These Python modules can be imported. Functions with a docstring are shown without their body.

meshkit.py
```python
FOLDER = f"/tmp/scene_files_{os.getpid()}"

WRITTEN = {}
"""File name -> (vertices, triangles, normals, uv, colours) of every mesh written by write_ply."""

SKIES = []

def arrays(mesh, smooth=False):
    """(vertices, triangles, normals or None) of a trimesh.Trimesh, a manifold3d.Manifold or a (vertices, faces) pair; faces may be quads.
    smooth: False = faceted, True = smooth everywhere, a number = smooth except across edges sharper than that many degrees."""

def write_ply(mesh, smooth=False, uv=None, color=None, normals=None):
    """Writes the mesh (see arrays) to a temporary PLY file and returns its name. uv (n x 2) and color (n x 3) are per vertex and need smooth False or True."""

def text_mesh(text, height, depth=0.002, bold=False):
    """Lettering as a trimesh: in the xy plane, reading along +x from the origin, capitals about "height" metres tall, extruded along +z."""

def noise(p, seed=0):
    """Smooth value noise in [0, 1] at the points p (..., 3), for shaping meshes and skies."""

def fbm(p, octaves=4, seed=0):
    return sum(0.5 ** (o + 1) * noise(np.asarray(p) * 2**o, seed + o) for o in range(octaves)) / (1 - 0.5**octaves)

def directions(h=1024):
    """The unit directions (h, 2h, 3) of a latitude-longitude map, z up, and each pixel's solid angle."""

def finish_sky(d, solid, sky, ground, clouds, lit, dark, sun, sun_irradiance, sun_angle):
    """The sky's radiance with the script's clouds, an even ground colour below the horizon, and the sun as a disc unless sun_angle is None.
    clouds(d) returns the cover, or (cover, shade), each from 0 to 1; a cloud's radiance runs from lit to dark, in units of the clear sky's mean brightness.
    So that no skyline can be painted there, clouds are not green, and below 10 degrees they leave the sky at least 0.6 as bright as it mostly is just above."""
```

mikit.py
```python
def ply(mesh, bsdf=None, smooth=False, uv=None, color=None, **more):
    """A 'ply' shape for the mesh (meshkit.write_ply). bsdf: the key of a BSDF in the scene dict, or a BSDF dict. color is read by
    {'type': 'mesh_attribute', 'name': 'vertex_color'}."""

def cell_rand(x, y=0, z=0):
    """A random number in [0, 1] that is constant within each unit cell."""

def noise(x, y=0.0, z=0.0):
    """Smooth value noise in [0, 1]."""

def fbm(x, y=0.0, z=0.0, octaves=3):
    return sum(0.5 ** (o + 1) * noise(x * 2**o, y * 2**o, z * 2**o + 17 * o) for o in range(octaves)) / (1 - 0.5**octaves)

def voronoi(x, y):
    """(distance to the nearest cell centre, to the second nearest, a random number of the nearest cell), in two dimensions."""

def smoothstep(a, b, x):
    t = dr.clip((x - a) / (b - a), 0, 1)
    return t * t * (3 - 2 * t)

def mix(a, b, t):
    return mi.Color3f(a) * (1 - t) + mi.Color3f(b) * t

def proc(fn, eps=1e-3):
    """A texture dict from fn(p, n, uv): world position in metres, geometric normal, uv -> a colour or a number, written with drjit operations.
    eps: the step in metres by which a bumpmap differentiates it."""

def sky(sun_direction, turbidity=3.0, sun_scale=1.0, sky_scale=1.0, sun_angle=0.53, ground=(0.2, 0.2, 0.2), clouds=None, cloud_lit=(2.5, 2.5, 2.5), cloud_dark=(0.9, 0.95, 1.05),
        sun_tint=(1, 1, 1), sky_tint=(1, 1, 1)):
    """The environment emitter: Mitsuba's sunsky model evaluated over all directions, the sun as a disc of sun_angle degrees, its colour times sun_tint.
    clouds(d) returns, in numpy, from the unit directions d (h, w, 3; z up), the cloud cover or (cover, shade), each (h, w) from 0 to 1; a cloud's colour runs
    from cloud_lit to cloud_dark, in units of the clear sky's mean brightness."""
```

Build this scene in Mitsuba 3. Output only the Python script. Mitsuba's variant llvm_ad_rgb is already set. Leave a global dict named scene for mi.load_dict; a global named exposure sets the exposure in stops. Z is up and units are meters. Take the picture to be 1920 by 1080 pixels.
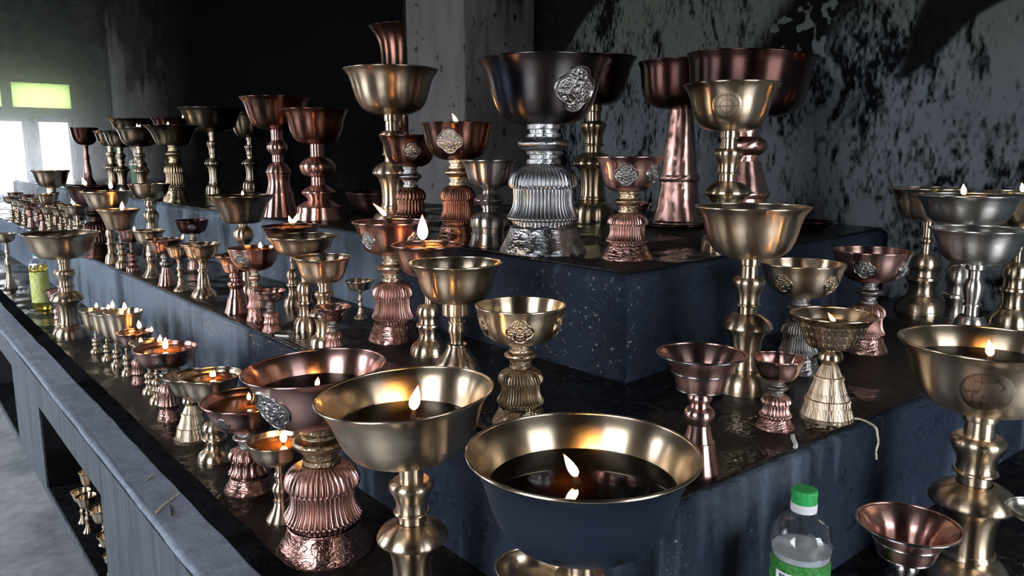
import math, random
import numpy as np, trimesh, mitsuba as mi, drjit as dr
import mikit, meshkit
from mikit import noise, fbm, smoothstep, mix

T = mi.ScalarTransform4f
scene, labels = {}, {}

# ------------------------------------------------------------------ camera, sky, exposure
CAM = np.array([0.684, -0.826, 1.24])
FWD = np.array([-0.7597, 0.6285, -0.1666])
scene['camera'] = {'type': 'perspective', 'fov': 67.0, 'fov_axis': 'x', 'near_clip': 0.02, 'far_clip': 200.0,
                   'to_world': T().look_at(origin=CAM.tolist(), target=(CAM + FWD).tolist(), up=[0, 0, 1])}


def overcast(d):
    return np.ones(d.shape[:2]), 0.15 * meshkit.fbm(d * 3.0, 3, 5)


scene['sky'] = mikit.sky((0.3, -0.6, 0.75), turbidity=6.0, sun_scale=0.0, sky_scale=1.0, ground=(0.45, 0.45, 0.43),
                         clouds=overcast, cloud_lit=(1.0, 1.04, 1.12), cloud_dark=(0.7, 0.76, 0.86))
exposure = 6.1
FLAME_GAIN = 0.042          # flames against the daylight, same units as the sky

# ------------------------------------------------------------------ helpers: names, meshes
USED = {}


def numbered(name):
    USED[name] = USED.get(name, -1) + 1
    return name if USED[name] == 0 else f'{name}_{USED[name]:03d}'


def thing(name, label, cat=None, group=None, kind=None):
    key = numbered(name)
    labels[key] = {'label': label}
    if cat: labels[key]['category'] = cat
    if group: labels[key]['group'] = group
    if kind: labels[key]['kind'] = kind
    return key


def child(parent, name):
    return numbered(parent + '__' + name)


def put(key, g, bsdf, **more):
    """g: (V, F, N, UV) in world coordinates"""
    V, F, N, UV = g
    path = meshkit.write_ply((V, F), False, UV, None, normals=N)
    scene[key] = {'type': 'ply', 'filename': path, 'face_normals': False, 'bsdf': {'type': 'ref', 'id': bsdf}, **more}
    return key


def put_tm(key, mesh, bsdf, smooth=30):
    scene[key] = mikit.ply(mesh, bsdf, smooth=smooth)
    return key


def spline(pts, k):
    P = np.asarray(pts, float)
    if len(P) < 3 or k <= 1:
        return P
    A = np.vstack([2 * P[0] - P[1], P, 2 * P[-1] - P[-2]])
    out = []
    for i in range(1, len(A) - 2):
        p0, p1, p2, p3 = A[i - 1:i + 3]
        for t in np.arange(k) / k:
            out.append(0.5 * (2 * p1 + (p2 - p0) * t + (2 * p0 - 5 * p1 + 4 * p2 - p3) * t * t + (3 * p1 - p0 - 3 * p2 + p3) * t ** 3))
    out.append(P[-1])
    return np.array(out)


def segments(pts):
    segs, cur = [], []
    for p in pts:
        if p is None:
            segs.append(cur); cur = []
        else:
            cur.append(p)
    segs.append(cur)
    out = []
    for i, s in enumerate(segs):
        if i and out and s and s[0] != out[-1][-1]:
            out.append([out[-1][-1], s[0]])        # flat step between two profiles
        out.append(s)
    return [s for s in out if len(s) > 1]


def lathe(segs, n, mod=None, k=3, caps=False):
    """segs: profile segments of (r, z), creased where they meet; mod(theta, z, r) -> r"""
    th = np.linspace(0, 2 * np.pi, n + 1)
    Vs, Fs, Ns, Us, at = [], [], [], [], 0
    zs = [p[1] for s in segs for p in s]
    z0, z1 = min(zs), max(zs)
    for s in segs:
        P = spline(s, k)
        P[:, 0] = np.maximum(P[:, 0], 0)
        m = len(P)
        r = np.repeat(P[:, :1], n + 1, 1)
        z = np.repeat(P[:, 1:], n + 1, 1)
        if mod is not None:
            r = mod(th[None, :], z, r)
        X = np.stack([r * np.cos(th), r * np.sin(th), z], -1)
        ds = np.gradient(X, axis=0)
        dt = np.empty_like(X)
        dt[:, 1:-1] = X[:, 2:] - X[:, :-2]
        dt[:, 0] = dt[:, -1] = X[:, 1] - X[:, -2]
        flat = np.stack([-np.sin(th), np.cos(th), 0 * th], -1)[None] * 1e-6
        N = np.cross(dt + flat, ds)
        L = np.linalg.norm(N, axis=-1, keepdims=True)
        N = np.where(L > 1e-14, N / np.maximum(L, 1e-30), [0, 0, 1.0])
        i, j = np.meshgrid(np.arange(m - 1), np.arange(n), indexing='ij')
        a, b, c, d = i * (n + 1) + j, i * (n + 1) + j + 1, (i + 1) * (n + 1) + j + 1, (i + 1) * (n + 1) + j
        F = np.vstack([np.stack([a, b, c], -1).reshape(-1, 3), np.stack([a, c, d], -1).reshape(-1, 3)])
        UV = np.stack([(z - z0) / max(z1 - z0, 1e-9), np.repeat(th[None] / (2 * np.pi), m, 0)], -1)   # u up the profile, v round it: turned metal is rough across its grooves
        Vs.append(X.reshape(-1, 3)); Ns.append(N.reshape(-1, 3)); Us.append(UV.reshape(-1, 2)); Fs.append(F + at)
        at += m * (n + 1)
    return np.vstack(Vs), np.vstack(Fs), np.vstack(Ns), np.vstack(Us)


def join(gs):
    at, V, F, N, U = 0, [], [], [], []
    for g in gs:
        V.append(g[0]); F.append(g[1] + at); N.append(g[2]); U.append(g[3]); at += len(g[0])
    return np.vstack(V), np.vstack(F), np.vstack(N), np.vstack(U)


def xf(g, M=np.eye(3), t=(0, 0, 0)):
    return g[0] @ M.T + np.asarray(t, float), g[1], g[2] @ M.T, g[3]


def rotz(a):
    c, s = math.cos(a), math.sin(a)
    return np.array([[c, -s, 0], [s, c, 0], [0, 0, 1.0]])


def rot_about(axis, a):
    axis = np.asarray(axis, float); axis = axis / np.linalg.norm(axis)
    K = np.array([[0, -axis[2], axis[1]], [axis[2], 0, -axis[0]], [-axis[1], axis[0], 0]])
    return np.eye(3) + math.sin(a) * K + (1 - math.cos(a)) * K @ K


def grid_normals(X):
    return np.cross(np.gradient(X, axis=1), np.gradient(X, axis=0))


def tube(points, radii, n=8):
    p = np.asarray(points, float)
    radii = np.broadcast_to(radii, (len(p),))
    t = np.gradient(p, axis=0); t /= np.linalg.norm(t, axis=1, keepdims=True)
    ref = np.array([0, 0, 1.0]) if abs(t[:, 2]).mean() < 0.8 else np.array([1.0, 0.2, 0])
    a = np.cross(t, ref); a /= np.linalg.norm(a, axis=1, keepdims=True)
    b = np.cross(t, a)
    th = np.linspace(0, 2 * np.pi, n + 1)
    D = np.cos(th)[None, :, None] * a[:, None] + np.sin(th)[None, :, None] * b[:, None]
    X = p[:, None] + radii[:, None, None] * D
    m = len(p)
    i, j = np.meshgrid(np.arange(m - 1), np.arange(n), indexing='ij')
    q = [i * (n + 1) + j, i * (n + 1) + j + 1, (i + 1) * (n + 1) + j + 1, (i + 1) * (n + 1) + j]
    F = np.vstack([np.stack([q[0], q[2], q[1]], -1).reshape(-1, 3), np.stack([q[0], q[3], q[2]], -1).reshape(-1, 3)])
    return X.reshape(-1, 3), F, D.reshape(-1, 3), np.zeros((m * (n + 1), 2))


def box(x0, x1, y0, y1, z0, z1):
    m = trimesh.creation.box((x1 - x0, y1 - y0, z1 - z0))
    m.apply_translation(((x0 + x1) / 2, (y0 + y1) / 2, (z0 + z1) / 2))
    return m


# ------------------------------------------------------------------ materials
def V3(a): return mi.Color3f(*a)


def principled(color, rough, metal=0.0, spec=0.5, **k):
    d = {'type': 'principled', 'base_color': mikit.proc(color) if callable(color) else {'type': 'rgb', 'value': list(color)},
         'roughness': mikit.proc(rough) if callable(rough) else float(rough), 'metallic': float(metal), **k}
    if metal < 0.5:
        d['specular'] = float(spec)
    return {'type': 'twosided', 'bsdf': d}


def matte(color):
    return {'type': 'twosided', 'bsdf': {'type': 'diffuse', 'reflectance': mikit.proc(color)}}


def bumped(fn, scale, bsdf, eps=1e-3):
    inner = bsdf['bsdf'] if bsdf['type'] == 'twosided' else bsdf
    return {'type': 'twosided', 'bsdf': {'type': 'bumpmap', 'arbitrary': mikit.proc(fn, eps), 'scale': float(scale), 'bsdf': inner}}


def metal(base, tarnish, rough, amount=0.5, f=14.0):
    rough = rough + 0.04
    """worn metal: patches of tarnish and a few fine spots, all from noise in the place"""
    def col(p, n, uv):
        a = fbm(p.x * f, p.y * f, p.z * f * 0.7, 2)
        t = smoothstep(0.42, 0.72, a) * amount
        return mix(base, tarnish, t)

    return principled(col, rough, 1.0, anisotropic=0.85)


BRASS, BRASS_T = (0.80, 0.645, 0.465), (0.57, 0.435, 0.29)
COPPER, COPPER_T = (0.70, 0.425, 0.365), (0.38, 0.20, 0.165)
METALS = {
    'brass': metal(BRASS, BRASS_T, 0.25),
    'antique': metal((0.63, 0.50, 0.36), (0.38, 0.29, 0.19), 0.27, 0.7),
    'copper': metal(COPPER, COPPER_T, 0.23, 0.75),
    'dark_copper': metal((0.10, 0.050, 0.043), (0.013, 0.014, 0.020), 0.28, 0.8, 9.0),
    'dim_sooty_copper': metal((0.30, 0.145, 0.105), (0.05, 0.03, 0.025), 0.24, 0.9, 9.0),  # darker copper: dim light put into the colour, along with soot
    'dim_sooty_brass': metal((0.27, 0.22, 0.155), (0.04, 0.036, 0.03), 0.25, 0.9, 9.0),  # darker brass: dim light put into the colour, along with soot
    'bronze': metal((0.54, 0.43, 0.28), (0.26, 0.19, 0.12), 0.23, 0.7),
    'silver': metal((0.46, 0.47, 0.48), (0.22, 0.225, 0.23), 0.24),
    'nickel': metal((0.80, 0.77, 0.70), (0.55, 0.51, 0.44), 0.28),
    'steel': metal((0.45, 0.43, 0.41), (0.22, 0.20, 0.19), 0.28),
    'dark_silver': metal((0.115, 0.105, 0.105), (0.013, 0.016, 0.025), 0.30, 0.98, 7.0),
}
for k_, b_ in METALS.items():
    scene[k_] = b_


def scroll(f):
    def height(p, n, uv):
        """raised scrollwork: ridged noise round the foot"""
        u, v = uv.y * f, uv.x * (4.0 + f / 9.0)
        a = 1 - dr.abs(2 * noise(u, v, 3.0) - 1)
        b = 1 - dr.abs(2 * noise(u * 1.9 + 5.0, v * 1.9, 8.0) - 1)
        return smoothstep(0.55, 0.95, a) + 0.5 * smoothstep(0.6, 0.95, b)
    return height


SCROLL = {'embossed': scroll(46.0), 'relief': scroll(20.0)}


def emboss(metal_key, radius):
    """the metal with raised scrolls, coarser on the small lamps"""
    kind = 'embossed' if radius > .085 else 'relief'
    key = f'{metal_key}_{kind}'
    if key not in scene:
        scene[key] = bumped(SCROLL[kind], 0.0005 if kind == 'embossed' else 0.0007, METALS[metal_key], 4e-4)
    return key


def petals(p, n, uv):
    u = uv.y * 30.0
    f = u - dr.floor(u) - 0.5
    arch = smoothstep(0.0, 0.08, dr.abs(dr.abs(f) - 0.38 * dr.sqrt(dr.maximum(1.0 - dr.square(uv.x * 4.0 - dr.floor(uv.x * 4.0)), 0.0))))
    return arch


scene['brass_chased'] = bumped(petals, 0.0008, METALS['brass'], 4e-4)


def hammered(p, n, uv):
    return fbm(p.x * 34, p.y * 34, p.z * 24, 2)


scene['copper_hammered'] = bumped(hammered, 0.0026, METALS['copper'])


def ink_emblem(kind):
    def col(p, n, uv):
        x, y = uv.x * 2 - 1, uv.y * 2 - 1
        r = dr.sqrt(x * x + y * y)
        def ring(a, w): return 1 - smoothstep(w * 0.6, w, dr.abs(r - a))
        if kind == 'crest':
            line = dr.maximum(dr.maximum(ring(0.97, 0.03), ring(0.86, 0.025)), ring(0.80, 0.02))
            n1 = dr.abs(2 * noise(x * 3.4 + 9.0, y * 3.4, 1.0) - 1)
            n2 = dr.abs(2 * noise(x * 6.1, y * 6.1 + 4.0, 5.0) - 1)
            line = dr.maximum(line, (1 - smoothstep(0.05, 0.14, dr.minimum(n1, n2 + 0.04))) * smoothstep(0.78, 0.70, r))
        else:
            line = dr.maximum(dr.maximum(ring(0.95, 0.04), ring(0.72, 0.03)), ring(0.40, 0.04))
            cross = dr.minimum(dr.abs(x), dr.abs(y))
            line = dr.maximum(line, (1 - smoothstep(0.02, 0.05, cross)) * smoothstep(0.74, 0.70, r))
            th = dr.atan2(y, x) * 14.0 / math.pi
            f = dr.abs(th - dr.floor(th) - 0.5)
            line = dr.maximum(line, smoothstep(0.40, 0.47, f) * smoothstep(0.74, 0.78, r) * smoothstep(0.93, 0.89, r))
        return mix(BRASS, (0.20, 0.15, 0.09), 0.62 * line)
    return principled(col, 0.3, 1.0)


scene['engraved_crest'] = ink_emblem('crest')
scene['engraved_seal'] = ink_emblem('seal')


def sooty_shade_blue(p, n, uv):  # navy tone holds shade and the blue floor reflection, over soot
    s = smoothstep(0.70, 0.80, fbm(p.x * 40 + 3, p.y * 40, p.z * 22, 3))
    return mix((0.009, 0.0155, 0.028), (0.004, 0.0045, 0.006), s)


scene['sooty_shade_blue'] = principled(sooty_shade_blue, 0.5, 0.0, 0.35)
scene['oil_black'] = principled((0.005, 0.0018, 0.001), 0.04, 0.0, 0.5)
scene['butter_amber'] = principled((0.13, 0.042, 0.012), 0.08, 0.0, 0.5)
scene['wick_char'] = principled((0.05, 0.035, 0.025), 0.8)
scene['pale_wick'] = principled((0.55, 0.52, 0.36), 0.7)
scene['flame_skin'] = {'type': 'diffuse', 'reflectance': {'type': 'rgb', 'value': [0.0, 0.0, 0.0]}}


# painted cement of the steps: slate-blue paint, oil runs and soot
def cement(base, soot, amount, spread=0.0):
    def col(p, n, uv):
        g = noise(p.x * 170, p.y * 170, p.z * 90)
        run = fbm(p.x * 34, p.y * 34, p.z * 2.2, 2)
        big = fbm(p.x * 3.3 + 7, p.y * 3.3, p.z * 2.6, 2)
        t = dr.clip(amount + spread * smoothstep(-2.4, -0.7, p.x + 1.2 * (big - 0.5)) + 0.95 * (run - 0.5) + 1.5 * (big - 0.5), 0, 1)
        return mix(base, soot, t) * (0.78 + 0.44 * g)
    return col


def grit(p, n, uv):
    return fbm(p.x * 165, p.y * 165, p.z * 130, 2)


def oil_beads(p, n, uv):
    return 0.14 + 0.72 * smoothstep(0.80, 0.66, noise(p.x * 110, p.y * 110, p.z * 85))


scene['step_paint'] = bumped(grit, 0.0040, principled(cement((0.140, 0.180, 0.226), (0.009, 0.017, 0.033), 0.12, 1.05), oil_beads, 0.0, 0.40), 6e-4)
scene['lip_paint'] = bumped(grit, 0.0016, principled(cement((0.215, 0.258, 0.318), (0.125, 0.152, 0.190), 0.26), 0.62, 0.0, 0.35), 6e-4)
def brushed(p, n, uv):
    streak = fbm(p.x * 110, p.y * 110, p.z * 5, 2)
    patch = noise(p.x * 5, p.y * 5, p.z * 4)
    return mix((0.060, 0.071, 0.084), (0.150, 0.168, 0.182), dr.clip(1.5 * (streak - 0.2) * (0.6 + 0.5 * patch), 0, 1))


scene['parapet_paint'] = bumped(lambda p, n, uv: fbm(p.x * 110, p.y * 110, p.z * 9, 2), 0.0010, principled(brushed, 0.62, 0.0, 0.2), 6e-4)
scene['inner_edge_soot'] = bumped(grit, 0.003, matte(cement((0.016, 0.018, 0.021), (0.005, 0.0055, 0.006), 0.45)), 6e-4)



def oily(p, n, uv):
    a = fbm(p.x * 9, p.y * 9, 1.0, 2)
    s = smoothstep(0.70, 0.82, noise(p.x * 70, p.y * 70, 4.0))
    return mix(mix((0.003, 0.003, 0.003), (0.010, 0.008, 0.006), smoothstep(0.4, 0.65, a)), (0.03, 0.026, 0.02), 0.5 * s)


def oily_rough(p, n, uv):
    return 0.15 + 0.40 * smoothstep(0.38, 0.60, fbm(p.x * 10 + 11, p.y * 10, 0.0, 2))


scene['oily_top'] = bumped(lambda p, n, uv: fbm(p.x * 75, p.y * 75, 0.0, 2), 0.0018, principled(oily, oily_rough, 0.0, 0.30), 6e-4)


def floor_col(p, n, uv):
    a = fbm(p.x * 3.1, p.y * 3.1, 0.0, 4)
    s = fbm(p.x * 40, p.y * 40, 0.0, 2)
    return mix((0.20, 0.215, 0.235), (0.36, 0.37, 0.385), smoothstep(0.35, 0.7, a)) * (0.8 + 0.4 * s)


scene['floor_cement'] = bumped(lambda p, n, uv: fbm(p.x * 25, p.y * 25, 0.0, 3), 0.003, principled(floor_col, 0.5, 0.0, 0.4))


def wall_col(p, n, uv):
    x, z = p.x, p.z
    wob = 0.12 * (noise(x * 6, z * 6, 2.0) - 0.5)
    wx, wz = x + wob, z - wob
    patch = fbm(wx * 3.4, wz * 2.6, 4.0, 2)
    fine = fbm(wx * 30, wz * 9, 1.0, 3)
    dab = fbm(x * 90, z * 42, 6.0, 3)
    m = 0.26 * patch + 0.38 * fine + 0.36 * dab
    # where the plaster was wiped: right of the pillar; low down left of it
    right = smoothstep(-2.75, -2.45, x)
    left = smoothstep(-5.4, -4.6, wx) * smoothstep(1.45, 1.15, wz + 0.15 * (patch - 0.5))
    lift = right * 0.115 + left * 0.03 * (1 - right) - 0.14 * (1 - dr.maximum(right, left))
    low = smoothstep(1.85, 1.0, z) * right * 0.05
    light = smoothstep(0.48, 0.72, m + lift + low)
    # a black swathe that sweeps up to the right, with a thin rim of scratches
    sx = x + 0.62
    lower = 1.47 + dr.maximum(sx, 0.0) * 0.75
    upper_x = -0.64 + 0.30 * (z - 1.48) * 0.9
    swathe = smoothstep(0.0, 0.03, wz - lower) * smoothstep(0.0, 0.04, x - upper_x + 0.04 * (dab - 0.5))
    light = light * (1 - 0.97 * swathe)
    # splashed black band with pale flecks
    u = (x + 1.0) * 0.80 + (z - 1.70) * -0.60
    band = smoothstep(0.17, 0.06, dr.abs(u + 0.10 * (patch - 0.5)))* smoothstep(1.50, 1.62, z)
    flecks = smoothstep(0.62, 0.70, fbm(x * 30, z * 30, 3.0, 2))
    light = dr.lerp(light, flecks * 0.85, band)
    # soot line of the arch near the pillar
    arc = smoothstep(0.0, 0.04, z - 1.98 + 1.9 * dr.square(dr.maximum(-(x + 1.95), 0.0))) * smoothstep(-1.95, -2.1, x)
    light = light * (1 - 0.95 * arc)
    hue = mix((0.130, 0.148, 0.165), (0.098, 0.108, 0.090), smoothstep(1.4, 1.9, z + 0.4 * (patch - 0.5)))
    return mix((0.0055, 0.0060, 0.0062), hue, light)


scene['sooted_plaster'] = bumped(lambda p, n, uv: fbm(p.x * 40, p.z * 26, p.y * 40, 2), 0.004, matte(wall_col))


def pillar_col(p, n, uv):
    a = fbm(p.x * 4, p.y * 4, p.z * 3.0, 3)
    run = fbm(p.x * 22, p.y * 22, p.z * 3, 3)
    pit = smoothstep(0.70, 0.76, fbm(p.x * 30, p.y * 30, p.z * 22, 2))
    soot = smoothstep(1.60, 2.05, p.z + 0.9 * (a - 0.5) + 0.5 * (run - 0.5) + dr.select(p.y > 1.562, mi.Float(-0.22), mi.Float(-0.70)))
    t = dr.clip(0.9 * soot + 0.6 * pit + 0.7 * (run - 0.42), 0, 1)
    return mix((0.160, 0.157, 0.156), (0.012, 0.012, 0.011), t)


scene['pillar_plaster'] = bumped(lambda p, n, uv: fbm(p.x * 40, p.y * 40, p.z * 26, 2), 0.004, matte(pillar_col))


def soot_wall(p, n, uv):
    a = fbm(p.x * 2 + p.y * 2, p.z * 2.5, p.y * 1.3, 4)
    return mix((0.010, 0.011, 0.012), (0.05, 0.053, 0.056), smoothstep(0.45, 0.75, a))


scene['soot_wall'] = matte(soot_wall)
scene['frame_paint'] = principled((0.10, 0.11, 0.11), 0.5)
scene['green_pane'] = {'type': 'principledthin', 'base_color': {'type': 'rgb', 'value': [0.62, 0.72, 0.40]}, 'roughness': 0.6, 'diff_trans': 1.6, 'spec_trans': 0.0}
scene['clear_glass'] = {'type': 'thindielectric', 'int_ior': 1.5}

# ------------------------------------------------------------------ the room
X0, X1, Y0, Y1, ZC = -10.5, 3.2, -2.7, 2.0, 3.1


def struct(key, mesh, bsdf, label, smooth=False):
    put_tm(key, mesh, bsdf, smooth)
    labels[key] = {'label': label, 'kind': 'structure'}


def wall_with_holes(axis, at, thick, a0, a1, holes):
    """a wall across x (axis 0) or y (axis 1) with rectangular openings (b0, b1, z0, z1)"""
    from shapely.geometry import box as sbox
    shape = sbox(a0, 0, a1, ZC)
    for h in holes:
        shape = shape.difference(sbox(h[0], h[2], h[1], h[3]))
    m = trimesh.creation.extrude_polygon(shape, thick, engine='earcut')
    v = m.vertices.copy()
    m.vertices = np.stack([v[:, 2] + at, v[:, 0], v[:, 1]], 1) if axis == 0 else np.stack([v[:, 0], v[:, 2] + at, v[:, 1]], 1)
    m.fix_normals()
    return m


struct('floor', box(X0 - .2, X1 + .2, Y0 - .2, Y1 + .2, -0.1, 0.0), 'floor_cement', 'grey cement floor of the lamp house, worn and stained')
struct('ceiling', box(X0 - .2, X1 + .2, Y0 - .2, Y1 + .2, ZC, ZC + .12), 'soot_wall', 'soot-blackened ceiling')
struct('wall_back', box(X0, X1 + .2, Y1, Y1 + .2, 0, ZC), 'sooted_plaster', 'sooty back wall with wiped pale plaster patches')
FRONT = [(-0.45, 0.95, 0.35, 2.45), (-4.0, -2.6, 0.35, 2.80), (-7.2, -6.0, 0.35, 2.80)]
struct('wall_front', wall_with_holes(1, Y0 - .2, .2, X0, X1 + .2, FRONT), 'soot_wall', 'sooty window wall behind the camera')
RIGHT = [(-0.55, 1.25, 0.02, 2.25)]
struct('wall_right', wall_with_holes(0, X1, .2, Y0, Y1, RIGHT), 'soot_wall', 'sooty end wall with the bright window, right of the picture')
LEFT = [(-1.05, 0.76, 0.75, 1.72), (0.84, 1.26, 0.75, 1.72), (-1.05, -0.20, 1.84, 2.14), (-0.09, 0.53, 1.84, 2.14), (0.63, 1.27, 1.84, 2.14)]
struct('wall_left', wall_with_holes(0, X0 - .2, .2, Y0, Y1, LEFT), 'soot_wall', 'far end wall with green-paned fanlights over bright windows')


def window(n, axis, at, b0, b1, z0, z1, bars):
    bars_ = [(b0, b1, z0, z0 + .05), (b0, b1, z1 - .05, z1), (b0, b0 + .05, z0, z1), (b1 - .05, b1, z0, z1)]
    bars_ += [(b0 + (b1 - b0) * t - .02, b0 + (b1 - b0) * t + .02, z0, z1) for t in bars]
    ms = [box(at, at + .06, p, q, r, s) if axis == 0 else box(p, q, at, at + .06, r, s) for p, q, r, s in bars_]
    key = f'window_{n}'
    struct(key, trimesh.util.concatenate(ms), 'frame_paint', 'dark painted window frame')


for i_, h_ in enumerate(FRONT):
    window(i_ + 1, 1, Y0 - .12, *h_, (0.5,))
window(4, 0, X1 + .06, *RIGHT[0], (0.5,))
window(5, 0, X0 - .12, *LEFT[0], (0.42, 0.75))
window(6, 0, X0 - .12, *LEFT[1], ())
for i_, h_ in enumerate(LEFT[2:]):
    y0_, y1_, z0_, z1_ = h_
    struct(f'window_{7 + i_}', box(X0 - .10, X0 - .095, y0_, y1_, z0_, z1_), 'green_pane',
           ('green fanlight pane hidden past the left edge', 'green fanlight pane cut by the left edge of the picture', 'green fanlight pane above the bright window')[i_])


def rough_block(pts, z0, z1, edge, amp, bevel=0.012, seed=0, zamp=.35):
    """a plastered block over a ground polygon: rounded upper edge, faces and edge slightly uneven by hand"""
    P = np.asarray(pts, float)
    per = []
    for a, b in zip(P, np.roll(P, -1, 0)):
        L, s = np.linalg.norm(b - a), 0.0
        while s < L - 1e-9:
            q = a + (b - a) * s / L
            per.append(q)
            s = min(L, s + edge * max(1.0, np.linalg.norm(q - CAM[:2]) / 1.6))
    per = np.array(per)
    d = np.roll(per, -1, 0) - np.roll(per, 1, 0)
    inward = np.stack([-d[:, 1], d[:, 0]], 1) / np.linalg.norm(d, axis=1, keepdims=True)
    zs = np.append(np.arange(z0, z1 - bevel - edge * .3, edge), z1 - bevel)
    lay = [(z, 0.0) for z in zs] + [(z1 - bevel * .6, bevel * .1), (z1 - bevel * .28, bevel * .32), (z1 - bevel * .08, bevel * .62), (z1, bevel)]
    V = np.vstack([np.column_stack([per + inward * off, np.full(len(per), z)]) for z, off in lay])
    n, F = len(per), []
    i, j = np.meshgrid(np.arange(len(lay) - 1), np.arange(n), indexing='ij')
    p, q = i * n + j, i * n + (j + 1) % n
    F = np.vstack([np.stack([p, q, q + n], -1).reshape(-1, 3), np.stack([p, q + n, p + n], -1).reshape(-1, 3)])
    D = np.stack([meshkit.fbm(V * 5.0 + 9.1 * s, 3, seed + s) - .5 for s in range(3)], 1)
    V = V + D * amp * np.array([1, 1, zamp])
    from shapely.geometry import Polygon
    t = (len(lay) - 1) * n
    v2, f2 = trimesh.creation.triangulate_polygon(Polygon(V[t:, :2]), engine='earcut')
    from scipy.spatial import cKDTree
    at = cKDTree(V[t:, :2]).query(v2)[1]
    f2 = at[f2] + t
    e1, e2 = V[f2[:, 1]] - V[f2[:, 0]], V[f2[:, 2]] - V[f2[:, 0]]
    flip = e1[:, 0] * e2[:, 1] - e1[:, 1] * e2[:, 0] < 0
    f2[flip] = f2[flip][:, ::-1]
    F = np.vstack([F, f2])
    m = trimesh.Trimesh(V, F, process=False)
    return m


altar = thing('stepped_altar', 'dark blue-grey cement altar of three steps carrying the butter lamps', kind='structure')
XL = -9.6
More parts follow.
